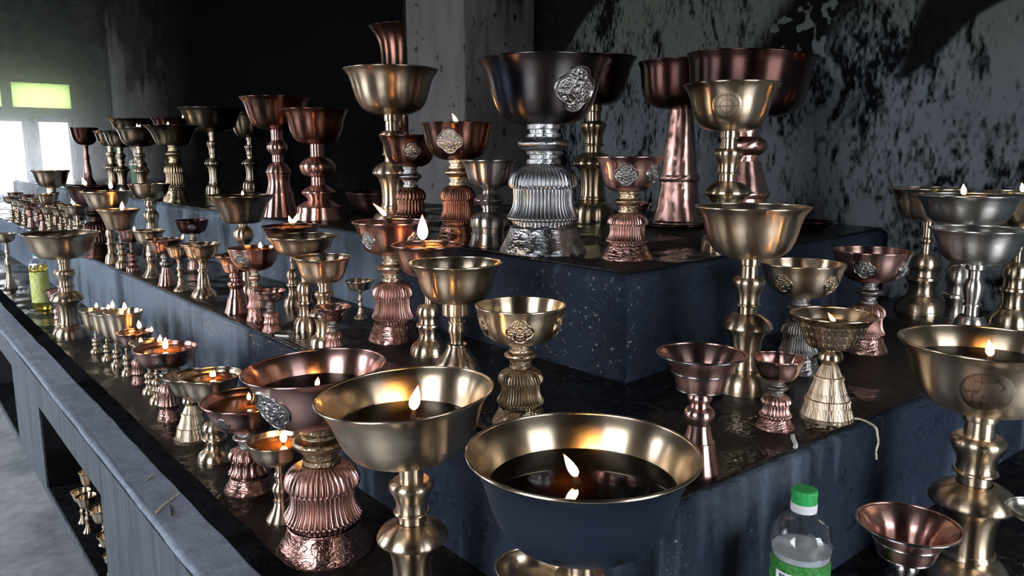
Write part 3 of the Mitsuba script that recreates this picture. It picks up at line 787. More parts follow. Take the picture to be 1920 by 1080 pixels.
# label, step, x, y, height of the bowl's underside and rim above the step, rim and foot radius, heading, shapes, metals (bowl, stem, foot), flames
LAMPS = [
 ('largest brass butter lamp in front, shade-blue sooty outside, wide bowl of black oil', 't0', 0.025, -0.165, 0.2869, 0.411, 0.1483, 0.0577, -45.1, 'vase', 'flared', ('brass', 'brass', 'brass'), [(-0.0091, 0.3767, -0.0152, 0.0301)], {'oil': 0.66, 'soot': 1, 'seg': 128}),
 ('wide brass butter lamp of brown oil on a vase-shaped stem, beside the copper lamp', 't0', -0.376, -0.17, 0.2811, 0.394, 0.1481, 0.0632, -31.8, 'vase', 'flared', ('brass', 'brass', 'brass'), [(0.0069, 0.3626, 0.0079, 0.042)], {'oil': 0.55, 'seg': 96, 'tilt': 4.0}),
 ('broad copper butter lamp with brass knob and fluted copper foot, half behind the brass bowl', 't0', -0.677, -0.19, 0.2637, 0.377, 0.1377, 0.0949, -25.1, 'chorten', 'flared', ('copper', 'bronze', 'copper'), [(-0.0021, 0.3374, 0.0026, 0.0138)], {'oil': 0.62, 'seg': 96, 'med': [(-50, 0.86)], 'tilt': 3.0}),
 ('small lit brass butter lamp squeezed left of the big fluted copper foot', 't0', -0.852, -0.205, 0.1283, 0.1795, 0.0651, 0.0337, -22.0, 'goblet', 'round', ('brass', 'brass', 'brass'), [(0.0109, 0.1689, -0.0004, 0.0372)], {'oil': 0.8}),
 ('lit copper butter lamp with dark medallion on fluted copper foot, in the front tray', 't0', -1.057, -0.195, 0.1486, 0.2177, 0.1031, 0.0612, -19.9, 'chorten', 'flared', ('copper', 'steel', 'copper'), [(0.0205, 0.2256, 0.0007, 0.0129), (0.0069, 0.2153, -0.0001, 0.0195)], {'oil': 0.8, 'med': [(-38, 0.5), (52, 0.5)]}),
 ('lit brass butter lamp on a bell-stacked foot in the tray, dark oil in its bowl', 't0', -1.284, -0.199, 0.1604, 0.228, 0.0772, 0.0473, -17.7, 'bells', 'flared', ('brass', 'brass', 'brass'), [(0.0024, 0.2157, -0.0013, 0.0199), (0.0076, 0.218, 0.0009, 0.0155)], {'oil': 0.85}),
 ('unlit engraved brass butter lamp with chased tapering foot, half hidden by its neighbour', 't0', -1.481, -0.195, 0.1273, 0.1835, 0.0687, 0.0494, -16.3, 'chased', 'cup2', ('brass', 'brass', 'brass'), [], {}),
 ('copper butter lamp with tall flame and small round medallion, in the row along the lip', 't0', -1.694, -0.195, 0.1609, 0.2202, 0.0895, 0.0386, -14.9, 'chorten', 'round', ('copper', 'steel', 'copper'), [(0.0002, 0.2064, 0.0031, 0.0452)], {'oil': 0.85, 'med': [(-12, 0.42)]}),
 ('lit brass butter lamp whose bell foot shows behind the fluted copper foot', 't0', -1.877, -0.178, 0.1236, 0.194, 0.0608, 0.0291, -14.2, 'bells', 'flared', ('brass', 'brass', 'brass'), [(0.0155, 0.1921, 0.0037, 0.0309)], {'oil': 0.85}),
 ('lit brass butter lamp with bell foot, second of the pair of bell feet', 't0', -2.005, -0.167, 0.1088, 0.1755, 0.0556, 0.0285, -13.8, 'bells', 'flared', ('brass', 'brass', 'brass'), [(-0.018, 0.168, -0.0013, 0.0254)], {'oil': 0.85}),
 ('small copper butter lamp on fluted foot among brass ones in the tray row', 't0', -2.152, -0.167, 0.126, 0.184, 0.0607, 0.0261, -13.1, 'chorten', 'flared', ('copper', 'steel', 'copper'), [(0.0145, 0.1936, -0.0011, 0.0302), (0.0515, 0.1709, 0.0017, 0.0245)], {'oil': 0.85}),
 ('lit small brass butter lamp, fourth from the tall brass lamp in the tray row', 't0', -2.289, -0.168, 0.1182, 0.2342, 0.0648, 0.0251, -12.5, 'bells', 'flared', ('brass', 'brass', 'brass'), [(0.0045, 0.2394, 0.0005, 0.029)], {'oil': 0.85}),
 ('lit small brass butter lamp, third from the tall brass lamp in the tray row', 't0', -2.447, -0.167, 0.1023, 0.2055, 0.0618, 0.0262, -11.9, 'bells', 'flared', ('brass', 'brass', 'brass'), [(-0.0023, 0.2219, 0.0023, 0.0301), (-0.0166, 0.2191, 0.0016, 0.0201)], {'oil': 0.85}),
 ('small brass butter lamp, second from the tall brass lamp in the tray row', 't0', -2.57, -0.173, 0.0971, 0.1912, 0.0535, 0.0249, -11.3, 'bells', 'flared', ('brass', 'brass', 'brass'), [], {}),
 ('lit small brass butter lamp right beside the tall brass lamp in the tray row', 't0', -2.727, -0.18, 0.0918, 0.1745, 0.0513, 0.0259, -10.7, 'bells', 'flared', ('brass', 'brass', 'brass'), [(0.0111, 0.1821, 0.0017, 0.0216)], {'oil': 0.85}),
 ('tall unlit brass butter lamp with wide dull bowl, beside the yellow oil bottle', 't0', -3.095, -0.208, 0.3474, 0.4575, 0.152, 0.0701, -9.3, 'vase', 'flared', ('antique', 'antique', 'antique'), [], {'seg': 72}),
 ('little copper butter lamp between the yellow oil bottle and the tall brass lamp', 't0', -3.413, -0.198, 0.1149, 0.166, 0.0485, 0.0251, -8.7, 'chorten', 'round', ('copper', 'copper', 'copper'), [], {}),
 ('brass butter lamp on a thin stem at the left edge of the picture', 't0', -4.797, -0.221, 0.2748, 0.328, 0.0558, 0.0355, -6.3, 'goblet', 'round', ('antique', 'brass', 'brass'), [], {}),
 ('brass butter lamp with tall plain bowl on a slender ringed stem, mid tier', 't1', -0.632, 0.11, 0.1969, 0.282, 0.0975, 0.0461, -35.4, 'slim', 'flared', ('brass', 'brass', 'brass'), [], {'seg': 96}),
 ('antique brass butter lamp with engraved diamond medallion facing front, fluted bronze foot', 't1', -0.401, 0.093, 0.1548, 0.2272, 0.0854, 0.0553, -40.3, 'chorten', 'round', ('brass', 'antique', 'bronze'), [], {'seg': 96, 'med': [(-1, 0.74), (-75, 0.7), (72, 0.7)]}),
 ('rose copper butter lamp with large upright flame, on a brass bell foot', 't1', -0.948, 0.248, 0.2037, 0.2828, 0.0922, 0.051, -33.4, 'bells', 'flared', ('copper', 'brass', 'brass'), [(-0.012, 0.2946, -0.0001, 0.0644)], {'oil': 0.9, 'med': [(60, 0.4)], 'seg': 72}),
 ('copper butter lamp with slanting flame and two silver medallions, fluted copper foot', 't1', -1.145, 0.26, 0.2374, 0.3275, 0.1044, 0.0714, -30.7, 'chorten', 'flared', ('copper', 'brass', 'copper'), [(-0.0153, 0.3432, -0.0317, 0.0348)], {'oil': 0.9, 'med': [(-48, 0.6), (48, 0.6)], 'seg': 96}),
 ('tiny brass chalice lamp on a thin stem against the dark step face', 't1', -1.461, 0.33, 0.0889, 0.12, 0.0476, 0.0219, -28.3, 'thin', 'flared', ('brass', 'brass', 'brass'), [], {}),
 ('brass butter lamp with hammered plain bowl, on a stem behind the little copper lamp', 't1', -1.214, 0.089, 0.1695, 0.2382, 0.0767, 0.0435, -25.7, 'vase', 'flared', ('brass', 'brass', 'brass'), [], {'seg': 64}),
 ('wide dark brass butter lamp, bowl just below the double flame', 't1', -1.416, 0.126, 0.219, 0.276, 0.1008, 0.0377, -24.4, 'bells', 'flared', ('antique', 'brass', 'brass'), [], {'seg': 64}),
 ('brass butter lamp with double flame, behind the wide dark brass bowl', 't1', -1.788, 0.256, 0.196, 0.2725, 0.0958, 0.0364, -23.6, 'bells', 'flared', ('dim_sooty_copper', 'antique', 'antique'), [(0.0009, 0.2812, -0.0074, 0.0269), (0.0113, 0.2828, 0.0152, 0.0319)], {'oil': 0.95}),
 ('small copper butter lamp with two tiny medallions, in front of the brass feet', 't1', -1.079, 0.046, 0.0947, 0.129, 0.0457, 0.0272, -26.3, 'chorten', 'cup2', ('copper', 'steel', 'copper'), [], {'med': [(-50, 0.55), (55, 0.55)]}),
 ('small copper butter lamp with dark medallion, next to the floral copper foot', 't1', -1.465, 0.041, 0.0857, 0.1192, 0.0456, 0.0281, -22.0, 'chorten', 'flared', ('copper', 'steel', 'copper'), [], {'med': [(25, 0.6), (-60, 0.6)]}),
 ('lit copper butter lamp with silver medallion, its foot embossed with flowers', 't1', -1.64, 0.067, 0.1575, 0.226, 0.0769, 0.0332, -21.0, 'chorten', 'round', ('copper', 'brass', 'copper'), [(0.0198, 0.2233, 0.0011, 0.0214)], {'oil': 0.92, 'med': [(-32, 0.75)], 'seg': 64}),
 ('copper butter lamp with ringed conical cup and turned bulb stem', 't1', -1.808, 0.069, 0.1324, 0.188, 0.064, 0.042, -19.8, 'bulb', 'cup', ('copper', 'copper', 'copper'), [], {}),
 ('lit brass butter lamp with ringed deep bowl over a round knob', 't1', -2.147, 0.229, 0.2616, 0.3612, 0.1164, 0.04, -20.4, 'ballstem', 'cup2', ('dim_sooty_brass', 'brass', 'brass'), [(0.0033, 0.363, 0.0009, 0.0155)], {'oil': 0.95, 'seg': 64}),
 ('brass butter lamp with plain bowl and flared cone foot at the step edge', 't1', -2.174, 0.081, 0.1346, 0.1925, 0.0684, 0.0448, -17.6, 'conestem', 'flared', ('brass', 'brass', 'brass'), [], {}),
 ('small dark copper butter lamp with emblem, on a low copper foot behind the brass bowl', 't1', -2.933, 0.288, 0.1582, 0.2195, 0.0723, 0.0341, -17.1, 'chorten', 'round', ('dark_copper', 'brass', 'copper'), [], {'med': [(0, 0.6)]}),
 ('slim brass butter lamp on a thin beaded stem at the step edge', 't1', -2.351, 0.052, 0.1241, 0.1673, 0.0442, 0.0264, -16.1, 'thin', 'flared', ('brass', 'brass', 'brass'), [], {}),
 ('copper butter lamp with steel neck, next to the slim brass stem', 't1', -2.521, 0.052, 0.1226, 0.1817, 0.0702, 0.036, -15.3, 'bulb', 'flared', ('copper', 'steel', 'copper'), [(0.0659, 0.166, 0.0032, 0.019)], {'oil': 0.95}),
 ('lit brass butter lamp on a ringed goblet stem, between copper lamps', 't1', -2.792, 0.067, 0.138, 0.197, 0.0651, 0.0363, -14.4, 'goblet', 'flared', ('brass', 'brass', 'brass'), [(-0.0548, 0.1947, 0.0016, 0.0222)], {'oil': 0.95}),
 ('tall brass butter lamp behind, stem against the grey step face, dull grey bowl', 't1', -3.58, 0.288, 0.2871, 0.3652, 0.0984, 0.0555, -14.6, 'bulb', 'round', ('antique', 'brass', 'brass'), [], {}),
 ('small copper butter lamp with bell foot beside the pale brass bell feet', 't1', -3.036, 0.051, 0.1266, 0.178, 0.0485, 0.0286, -13.3, 'bells', 'round', ('copper', 'brass', 'copper'), [], {}),
 ('lit brass butter lamp with ringed bowl and tall flame, on a bell foot', 't1', -3.177, 0.043, 0.174, 0.2658, 0.091, 0.0319, -12.7, 'bells', 'cup2', ('brass', 'brass', 'brass'), [(0.0153, 0.2578, 0.0035, 0.0459)], {'oil': 0.92}),
 ('brass butter lamp with curling flame over a wide sooty bowl', 't1', -3.365, 0.042, 0.2544, 0.3413, 0.112, 0.0332, -12.1, 'bells', 'flared', ('antique', 'brass', 'brass'), [(0.0184, 0.3534, 0.0008, 0.0399)], {'oil': 0.95}),
 ('lit butter lamp with dark copper fluted foot, behind the tall brass lamp', 't1', -3.692, 0.053, 0.2592, 0.3595, 0.1332, 0.0819, -11.4, 'chorten', 'flared', ('dark_copper', 'dark_copper', 'dark_copper'), [(-0.035, 0.36, -0.0106, 0.0426)], {'oil': 0.95, 'seg': 64}),
 ('lit brass butter lamp low between the wide bowls at the hazy left end', 't1', -4.492, 0.115, 0.1581, 0.2202, 0.0788, 0.0477, -10.3, 'bells', 'flared', ('antique', 'brass', 'brass'), [(-0.012, 0.2206, -0.0101, 0.0441)], {'oil': 0.95}),
 ('lit brass butter lamp with wide bowl, nearest the bright window at the left', 't1', -6.564, 0.33, 0.2579, 0.3938, 0.1423, 0.0784, -9.1, 'vase', 'flared', ('antique', 'antique', 'antique'), [(0.0298, 0.3935, -0.0031, 0.0512)], {'oil': 0.95}),
 ('lit small brass butter lamp in the window glare, below the wide lit bowl', 't1', -5.637, 0.14, 0.1662, 0.2442, 0.062, 0.0492, -8.7, 'bells', 'flared', ('antique', 'brass', 'brass'), [(0.0181, 0.2475, -0.0062, 0.0412)], {'oil': 0.95}),
 ('farthest small brass lamp of the row at the hazy step edge', 't1', -6.712, 0.056, 0.1315, 0.1867, 0.0601, 0.0302, -6.8, 'bells', 'flared', ('brass', 'brass', 'brass'), [], {'far': 1}),
 ('second farthest small lamp of the row at the hazy step edge', 't1', -6.439, 0.064, 0.119, 0.1723, 0.0582, 0.0334, -7.1, 'bells', 'flared', ('brass', 'brass', 'brass'), [], {'far': 1}),
 ('third farthest small lamp of the row at the hazy step edge', 't1', -6.179, 0.068, 0.1232, 0.175, 0.0563, 0.0283, -7.4, 'bells', 'flared', ('brass', 'brass', 'brass'), [], {'far': 1}),
 ('small copper lamp fourth from the far end of the hazy row', 't1', -5.838, 0.061, 0.125, 0.1745, 0.0538, 0.0309, -7.7, 'bulb', 'flared', ('copper', 'copper', 'copper'), [], {'far': 1}),
 ('small copper lamp with slim stem in the hazy row, before the wide bowl', 't1', -5.5, 0.083, 0.1125, 0.1595, 0.0514, 0.0295, -8.4, 'bulb', 'flared', ('copper', 'copper', 'copper'), [], {'far': 1}),
 ('small brass lamp in the hazy row, left of the two round-footed ones', 't1', -5.339, 0.102, 0.1169, 0.1633, 0.0504, 0.0325, -8.8, 'bells', 'flared', ('brass', 'brass', 'brass'), [], {'far': 1}),
 ('small round-footed brass lamp in the hazy row, behind the tall lamp', 't1', -5.209, 0.146, 0.1079, 0.1535, 0.0497, 0.0357, -9.4, 'bells', 'flared', ('brass', 'brass', 'brass'), [], {'far': 1}),
 ('small brass lamp with double rings at the near part of the hazy row', 't1', -5.01, 0.164, 0.1051, 0.1492, 0.0483, 0.0347, -9.9, 'bells', 'flared', ('brass', 'brass', 'brass'), [], {'far': 1}),
 ('nearest small brass lamp of the hazy row, by the dark fluted foot', 't1', -4.781, 0.182, 0.1079, 0.151, 0.0468, 0.0369, -10.5, 'bells', 'flared', ('brass', 'brass', 'brass'), [], {'far': 1}),
 ('farthest small brass lamp of the hazy second row by the window', 't1', -7.532, 0.191, 0.1273, 0.189, 0.0669, 0.0336, -7.1, 'bells', 'flared', ('brass', 'brass', 'brass'), [], {'far': 1, 'group': 'hazy second row of small lamps'}),
 ('farther of two small copper lamps in the hazy second row', 't1', -7.025, 0.211, 0.1299, 0.1877, 0.0633, 0.0318, -7.7, 'bulb', 'flared', ('copper', 'copper', 'copper'), [], {'far': 1, 'group': 'hazy second row of small lamps'}),
 ('small brass lamp just before the farther copper one, hazy second row', 't1', -6.587, 0.213, 0.1227, 0.178, 0.0602, 0.0345, -8.1, 'bells', 'flared', ('brass', 'brass', 'brass'), [], {'far': 1, 'group': 'hazy second row of small lamps'}),
 ('small brass lamp between two small copper ones but nearer the second, hazy second row', 't1', -6.185, 0.217, 0.1251, 0.1775, 0.0572, 0.0329, -8.6, 'bells', 'flared', ('brass', 'brass', 'brass'), [], {'far': 1, 'group': 'hazy second row of small lamps'}),
 ('nearer of two small copper lamps in the hazy second row', 't1', -5.877, 0.227, 0.1198, 0.1705, 0.0551, 0.0356, -9.1, 'bulb', 'flared', ('copper', 'copper', 'copper'), [], {'far': 1, 'group': 'hazy second row of small lamps'}),
 ('third from the near end of the hazy second row, small brass lamp', 't1', -5.584, 0.241, 0.1229, 0.1718, 0.053, 0.0342, -9.7, 'bells', 'flared', ('brass', 'brass', 'brass'), [], {'far': 1, 'group': 'hazy second row of small lamps'}),
 ('second from the near end of the hazy second row, small brass lamp', 't1', -5.318, 0.252, 0.1184, 0.1653, 0.0511, 0.0367, -10.2, 'bells', 'flared', ('brass', 'brass', 'brass'), [], {'far': 1, 'group': 'hazy second row of small lamps'}),
 ('nearest small brass lamp of the hazy second row, beside the dark fluted foot', 't1', -4.983, 0.252, 0.1197, 0.1643, 0.0487, 0.0349, -10.8, 'bells', 'flared', ('brass', 'brass', 'brass'), [], {'far': 1, 'group': 'hazy second row of small lamps'}),
 ('tall copper butter lamp with flared bowl and turned foot, left of the pillar', 't2', -2.52, 0.533, 0.3646, 0.4952, 0.1434, 0.0758, -23.0, 'bulb2', 'flared', ('dim_sooty_copper', 'copper', 'copper'), [], {'seg': 72}),
 ('tall copper butter lamp with a round ball in its stem, dark bowl', 't2', -2.254, 0.585, 0.3015, 0.4373, 0.131, 0.0981, -25.7, 'bulb3', 'flared', ('dim_sooty_copper', 'copper', 'copper'), [], {'seg': 72}),
 ('slim brass butter lamp standing far back, pale spot on its dark bowl', 't2', -5.574, 1.6, 0.4065, 0.5972, 0.1631, 0.0741, -21.2, 'vase', 'flared', ('dim_sooty_brass', 'antique', 'antique'), [], {}),
 ('brass butter lamp with dark wide bowl and vase stem, behind the lit ringed bowl', 't2', -4.818, 1.044, 0.4198, 0.5782, 0.2102, 0.0633, -18.8, 'vase', 'flared', ('dim_sooty_brass', 'brass', 'brass'), [], {'seg': 64}),
 ('bronze butter lamp with stout fluted foot and engraved bowl on the upper step edge', 't2', -3.991, 0.539, 0.3159, 0.4263, 0.145, 0.0737, -16.3, 'chorten', 'cup2', ('dim_sooty_brass', 'bronze', 'bronze'), [(-0.0188, 0.423, 0.0018, 0.0266)], {'oil': 0.95, 'seg': 64}),
 ('dark copper lit butter lamp behind the stout fluted bronze one', 't2', -5.084, 0.85, 0.3976, 0.518, 0.1246, 0.068, -16.2, 'chorten', 'flared', ('dark_copper', 'dark_copper', 'dark_copper'), [(0.0866, 0.5052, 0.0029, 0.0439)], {'oil': 0.95}),
 ('lit dark brass butter lamp behind the green-labelled bottle', 't2', -4.931, 0.6, 0.3209, 0.4423, 0.1415, 0.0538, -14.3, 'vase', 'flared', ('dim_sooty_brass', 'antique', 'antique'), [(-0.0037, 0.4355, -0.0007, 0.0346), (0.0091, 0.4356, 0.0055, 0.0313)], {'oil': 0.95}),
 ('unlit dark brass butter lamp, topmost bowl over the green-labelled bottle', 't2', -5.996, 0.85, 0.387, 0.544, 0.1908, 0.0681, -14.1, 'vase', 'flared', ('dim_sooty_brass', 'antique', 'antique'), [], {}),
 ('brass butter lamp left of the green-labelled bottle, nearer of two twin stems', 't2', -5.531, 0.62, 0.3197, 0.4257, 0.1043, 0.0548, -13.1, 'vase', 'flared', ('dim_sooty_brass', 'brass', 'brass'), [], {}),
 ('brass butter lamp with dark bowl, farther of two twin stems by the bottle', 't2', -6.27, 0.72, 0.3388, 0.4577, 0.118, 0.0608, -12.5, 'vase', 'flared', ('dim_sooty_brass', 'brass', 'brass'), [], {}),
 ('copper butter lamp with straight copper neck, next to the window glare', 't2', -6.669, 0.62, 0.3511, 0.492, 0.1091, 0.0586, -11.1, 'conestem', 'round', ('dark_copper', 'copper', 'copper'), [], {}),
 ('tall copper vase-shaped lamp with flared mouth, half hidden behind the pillar', 't2', -3.489, 1.78, 0.7114, 1.0223, 0.2195, 0.1338, -32.0, 'bulb3', 'beaker', ('dim_sooty_copper', 'dim_sooty_copper', 'dim_sooty_copper'), [], {'seg': 64}),
 ('largest silver butter lamp with soot-stained bowl and fluted silver foot', 't2', -0.864, 0.563, 0.3344, 0.4972, 0.1731, 0.1182, -41.9, 'chorten', 'flared', ('dark_silver', 'silver', 'silver'), [], {'seg': 160, 'med': [(36, 0.78)]}),
 ('copper butter lamp with diamond medallion and fluted foot, on the upper step corner', 't2', -0.616, 0.623, 0.1667, 0.2505, 0.0851, 0.0642, -48.1, 'chorten', 'flared', ('copper', 'bronze', 'copper'), [], {'seg': 96, 'med': [(-5, 0.72), (62, 0.72)]}),
 ('dark steel butter lamp with small round bowl, left of the big silver foot', 't2', -1.064, 0.536, 0.1643, 0.2415, 0.0791, 0.0614, -37.9, 'knobbell', 'flared', ('steel', 'steel', 'steel'), [], {'seg': 72}),
 ('lit copper butter lamp with large scrolled medallion before the pillar', 't2', -1.214, 0.534, 0.2416, 0.348, 0.1085, 0.0677, -35.6, 'chorten', 'round', ('dim_sooty_copper', 'brass', 'dim_sooty_copper'), [(-0.0022, 0.3498, -0.0122, 0.0276)], {'oil': 0.95, 'seg': 96, 'med': [(-14, 0.78)]}),
 ('copper butter lamp with diamond medallion, half before the tall brass stem', 't2', -1.532, 0.569, 0.2192, 0.3197, 0.1011, 0.0646, -32.2, 'chorten', 'flared', ('dim_sooty_copper', 'silver', 'dim_sooty_copper'), [], {'seg': 72, 'med': [(6, 0.62)]}),
 ('tall brass butter lamp with the copper cup standing in its bowl', 't2', -1.744, 0.631, 0.3977, 0.5517, 0.1645, 0.0773, -31.0, 'vase', 'flared', ('antique', 'brass', 'brass'), [], {'seg': 96}),
 ('dark bronze butter lamp behind the big silver bowl, tall turned stem', 't2', -1.558, 1.456, 0.457, 0.636, 0.1653, 0.0877, -45.5, 'vase', 'flared', ('dark_copper', 'bronze', 'bronze'), [], {'seg': 64}),
 ('copper butter lamp on a tall hammered cone foot, deep copper bowl', 't2', -1.141, 1.483, 0.4141, 0.577, 0.1594, 0.0953, -51.7, 'cone', 'tub', ('dark_copper', 'copper', 'copper'), [], {'seg': 72, 'z0': 0.9986}),
 ('copper butter lamp with huge sooty bowl at the back, ball and cone foot', 't2', -0.716, 1.25, 0.3709, 0.547, 0.1888, 0.0964, -56.0, 'ballcone', 'tub', ('dark_copper', 'copper', 'copper'), [], {'seg': 96, 'tilt': -3.0}),
 ('polished brass butter lamp with engraved seal on its bowl, before the sooty copper bowl', 't2', -0.558, 0.95, 0.3173, 0.4375, 0.1246, 0.0638, -55.0, 'vase', 'flared', ('brass', 'brass', 'brass'), [], {'seg': 96, 'emb': [(-6, 0.34, 'seal')]}),
 ('little copper butter lamp behind the medallion copper one, only its spoutlike bowl end in view', 't2', -1.057, 1.15, 0.0699, 0.0973, 0.0554, 0.0288, -48.6, 'bulb', 'flared', ('copper', 'copper', 'copper'), [], {}),
 ('big brass butter lamp with satin bowl and vase stem, right of the step corner', 't1', -0.246, 0.597, 0.2907, 0.3982, 0.1172, 0.0558, -56.8, 'vase', 'flared', ('brass', 'antique', 'antique'), [], {'seg': 112}),
 ('brass butter lamp with two silver medallions and dark fluted foot', 't1', -0.259, 0.834, 0.1778, 0.257, 0.0938, 0.0559, -60.4, 'chorten', 'round', ('brass', 'steel', 'steel'), [], {'seg': 96, 'med': [(-30, 0.6), (50, 0.6)]}),
 ('copper butter lamp with oval dark medallion and pink fluted foot, near the wall', 't1', -0.248, 1.146, 0.1829, 0.264, 0.0952, 0.056, -64.7, 'chorten', 'round', ('copper', 'steel', 'copper'), [], {'seg': 96, 'med': [(-10, 0.66), (66, 0.6)]}),
 ('lit brass butter lamp chased all over, at the right edge of the step', 't1', -0.039, 0.567, 0.1414, 0.205, 0.0783, 0.0499, -62.6, 'chased', 'cup2', ('brass', 'brass', 'brass'), [(0.0014, 0.1877, -0.0115, 0.0178)], {'oil': 0.7, 'seg': 96, 'bands': 1}),
 ('smallest copper butter lamp in front of the big brass foot', 't1', -0.074, 0.443, 0.0906, 0.1335, 0.048, 0.0352, -59.2, 'chorten', 'flared', ('copper', 'steel', 'copper'), [], {'seg': 72, 'lobes': 1}),
 ('copper butter lamp with silver-banded cup, on the step above the green-capped bottle', 't1', -0.041, 0.163, 0.1345, 0.1947, 0.07, 0.0372, -53.7, 'bulb', 'cup', ('copper', 'copper', 'copper'), [], {'seg': 96, 'ringmat': 'silver'}),
 ('brass butter lamp with stacked bell foot by the wall, leftmost of the right-hand four', 't1', -0.383, 1.797, 0.2965, 0.4025, 0.1229, 0.0789, -67.9, 'bells', 'flared', ('brass', 'brass', 'brass'), [], {'seg': 72}),
 ('lit nickel-bright butter lamp with bell foot, behind the pale nickel bowl', 't1', -0.16, 1.5, 0.315, 0.398, 0.1353, 0.0664, -70.0, 'bells', 'flared', ('nickel', 'nickel', 'nickel'), [(-0.0143, 0.3944, -0.0029, 0.0349)], {'oil': 0.95, 'seg': 72}),
 ('pale nickel butter lamp with plain bowl and short round foot, by the wall', 't1', -0.046, 1.27, 0.2394, 0.326, 0.1114, 0.0512, -70.8, 'vase2', 'flared', ('nickel', 'nickel', 'nickel'), [], {'seg': 72}),
 ('lit brass butter lamp cut by the right edge of the picture', 't1', -0.111, 1.769, 0.3003, 0.4008, 0.1071, 0.0608, -73.0, 'bells', 'flared', ('brass', 'brass', 'brass'), [(-0.0055, 0.3973, -0.0041, 0.0308)], {'oil': 0.95, 'seg': 64}),
 ('tall brass butter lamp on the lower right, round engraved crest on its oil-filled bowl', 't0', 0.198, 0.663, 0.3327, 0.456, 0.1443, 0.0752, -71.9, 'vase', 'flared', ('brass', 'brass', 'brass'), [(0.0037, 0.4318, -0.0043, 0.0303)], {'oil': 0.72, 'seg': 128, 'emb': [(2, 0.36, 'crest')]}),
 ('copper butter lamp with silver-banded conical cup, on the low step right of the bottle', 't0', 0.22, 0.341, 0.1737, 0.2275, 0.0735, 0.0386, -68.3, 'bulb', 'cup', ('copper', 'steel', 'copper'), [], {'seg': 96, 'ringmat': 'silver'}),
 ('low brass butter lamp peeping out beneath the largest oil bowl', 't0', -0.14, -0.1, 0.1338, 0.1585, 0.0605, 0.0301, -41.4, 'vase2', 'flared', ('brass', 'brass', 'brass'), [], {'seg': 72}),
 ('nickel butter lamp bowl at the lower right edge of the picture', 't0', 0.32, 0.587, 0.1938, 0.2125, 0.0465, 0.0268, -75.5, 'vase2', 'round', ('nickel', 'nickel', 'nickel'), [], {}),
]

for row_ in LAMPS:
    butter_lamp(row_)


# ------------------------------------------------------------------ bowls and a plate without feet
def offering_bowl(name, label, cat, x, y, z0, R, h, mat, profile):
    key = thing(name, label, cat)
    prof = spline(profile, 4)
    outer = np.column_stack([prof[:, 0] * R, prof[:, 1] * h])
    inner = outer[::-1].copy(); inner[:, 0] -= .004; inner[:, 1] += .003
    inner = inner[(inner[:, 0] > .05 * R)]
    lip = [(outer[-1, 0] - .002 + .0026 * math.cos(a), h + .0026 * math.sin(a)) for a in np.linspace(-.8, math.pi + .6, 7)]
    segs = [[(0, .0), (outer[0, 0], 0.0)], [tuple(p) for p in outer], lip, [tuple(p) for p in inner] + [(0, inner[-1, 1])]]
    put(key, xf(lathe(segs, 64, None, 1), np.eye(3), (x, y, z0)), mat)
    return key


SHALLOW = [(.42, 0), (.50, .08), (.70, .28), (.86, .55), (1.0, 1.0)]
offering_bowl('offering_bowl', 'wide dark copper bowl without a foot, behind the slanting flame', 'bowl', -2.37, .95, .990, .165, .095, 'dark_copper', [(.35, 0), (.55, .05), (.80, .30), (.90, .65), (1.0, 1.0)])
offering_bowl('offering_dish', 'shallow dark dish on the upper step by the wall', 'dish', -.735, 1.69, .990, .082, .030, 'dark_copper', SHALLOW)
offering_bowl('drip_plate', 'dark round plate under the hammered copper cone foot', 'plate', -1.127, 1.466, .9902, .128, .0080, 'dark_copper', [(.88, 0), (.93, .20), (1.0, 1.0)])


# ------------------------------------------------------------------ bottles
def leafy_label(base, dark):
    def col(p, n, uv):
        a = ((uv.y + 0.5) - dr.floor(uv.y + 0.5) - 0.5) * 2 * math.pi
        v = uv.x
        leaf = smoothstep(0.45, 0.6, fbm(uv.y * 90, v * 48, 3.0, 2))
        c = mix(base, dark, leaf)
        inside = lambda t, lo, hi: dr.select((t > lo) & (t < hi), mi.Float(1), mi.Float(0))
        code = inside(a, -0.86, -0.10) * inside(v, 0.62, 0.90)
        bars = inside(a, -0.76, -0.20) * inside(v, 0.66, 0.88) * dr.select(mikit.cell_rand(dr.floor((a + 2.0) * 55.0), 3, 1) > 0.48, mi.Float(1), mi.Float(0))
        c = mix(c, (0.75, 0.77, 0.78), code)
        c = mix(c, (0.06, 0.07, 0.09), code * bars)
        line = inside(a, -0.02, 0.62) * inside(v, 0.60, 0.92)
        row = v * 34.0 - dr.floor(v * 34.0)
        txt = inside(row, 0.25, 0.62) * dr.select(noise(a * 40, dr.floor(v * 34.0) * 7.0, 0.0) > 0.42, mi.Float(1), mi.Float(0))
        return mix(c, (0.45, 0.62, 0.42), 0.7 * line * txt)
    return principled(col, 0.4, 0.0, 0.5)


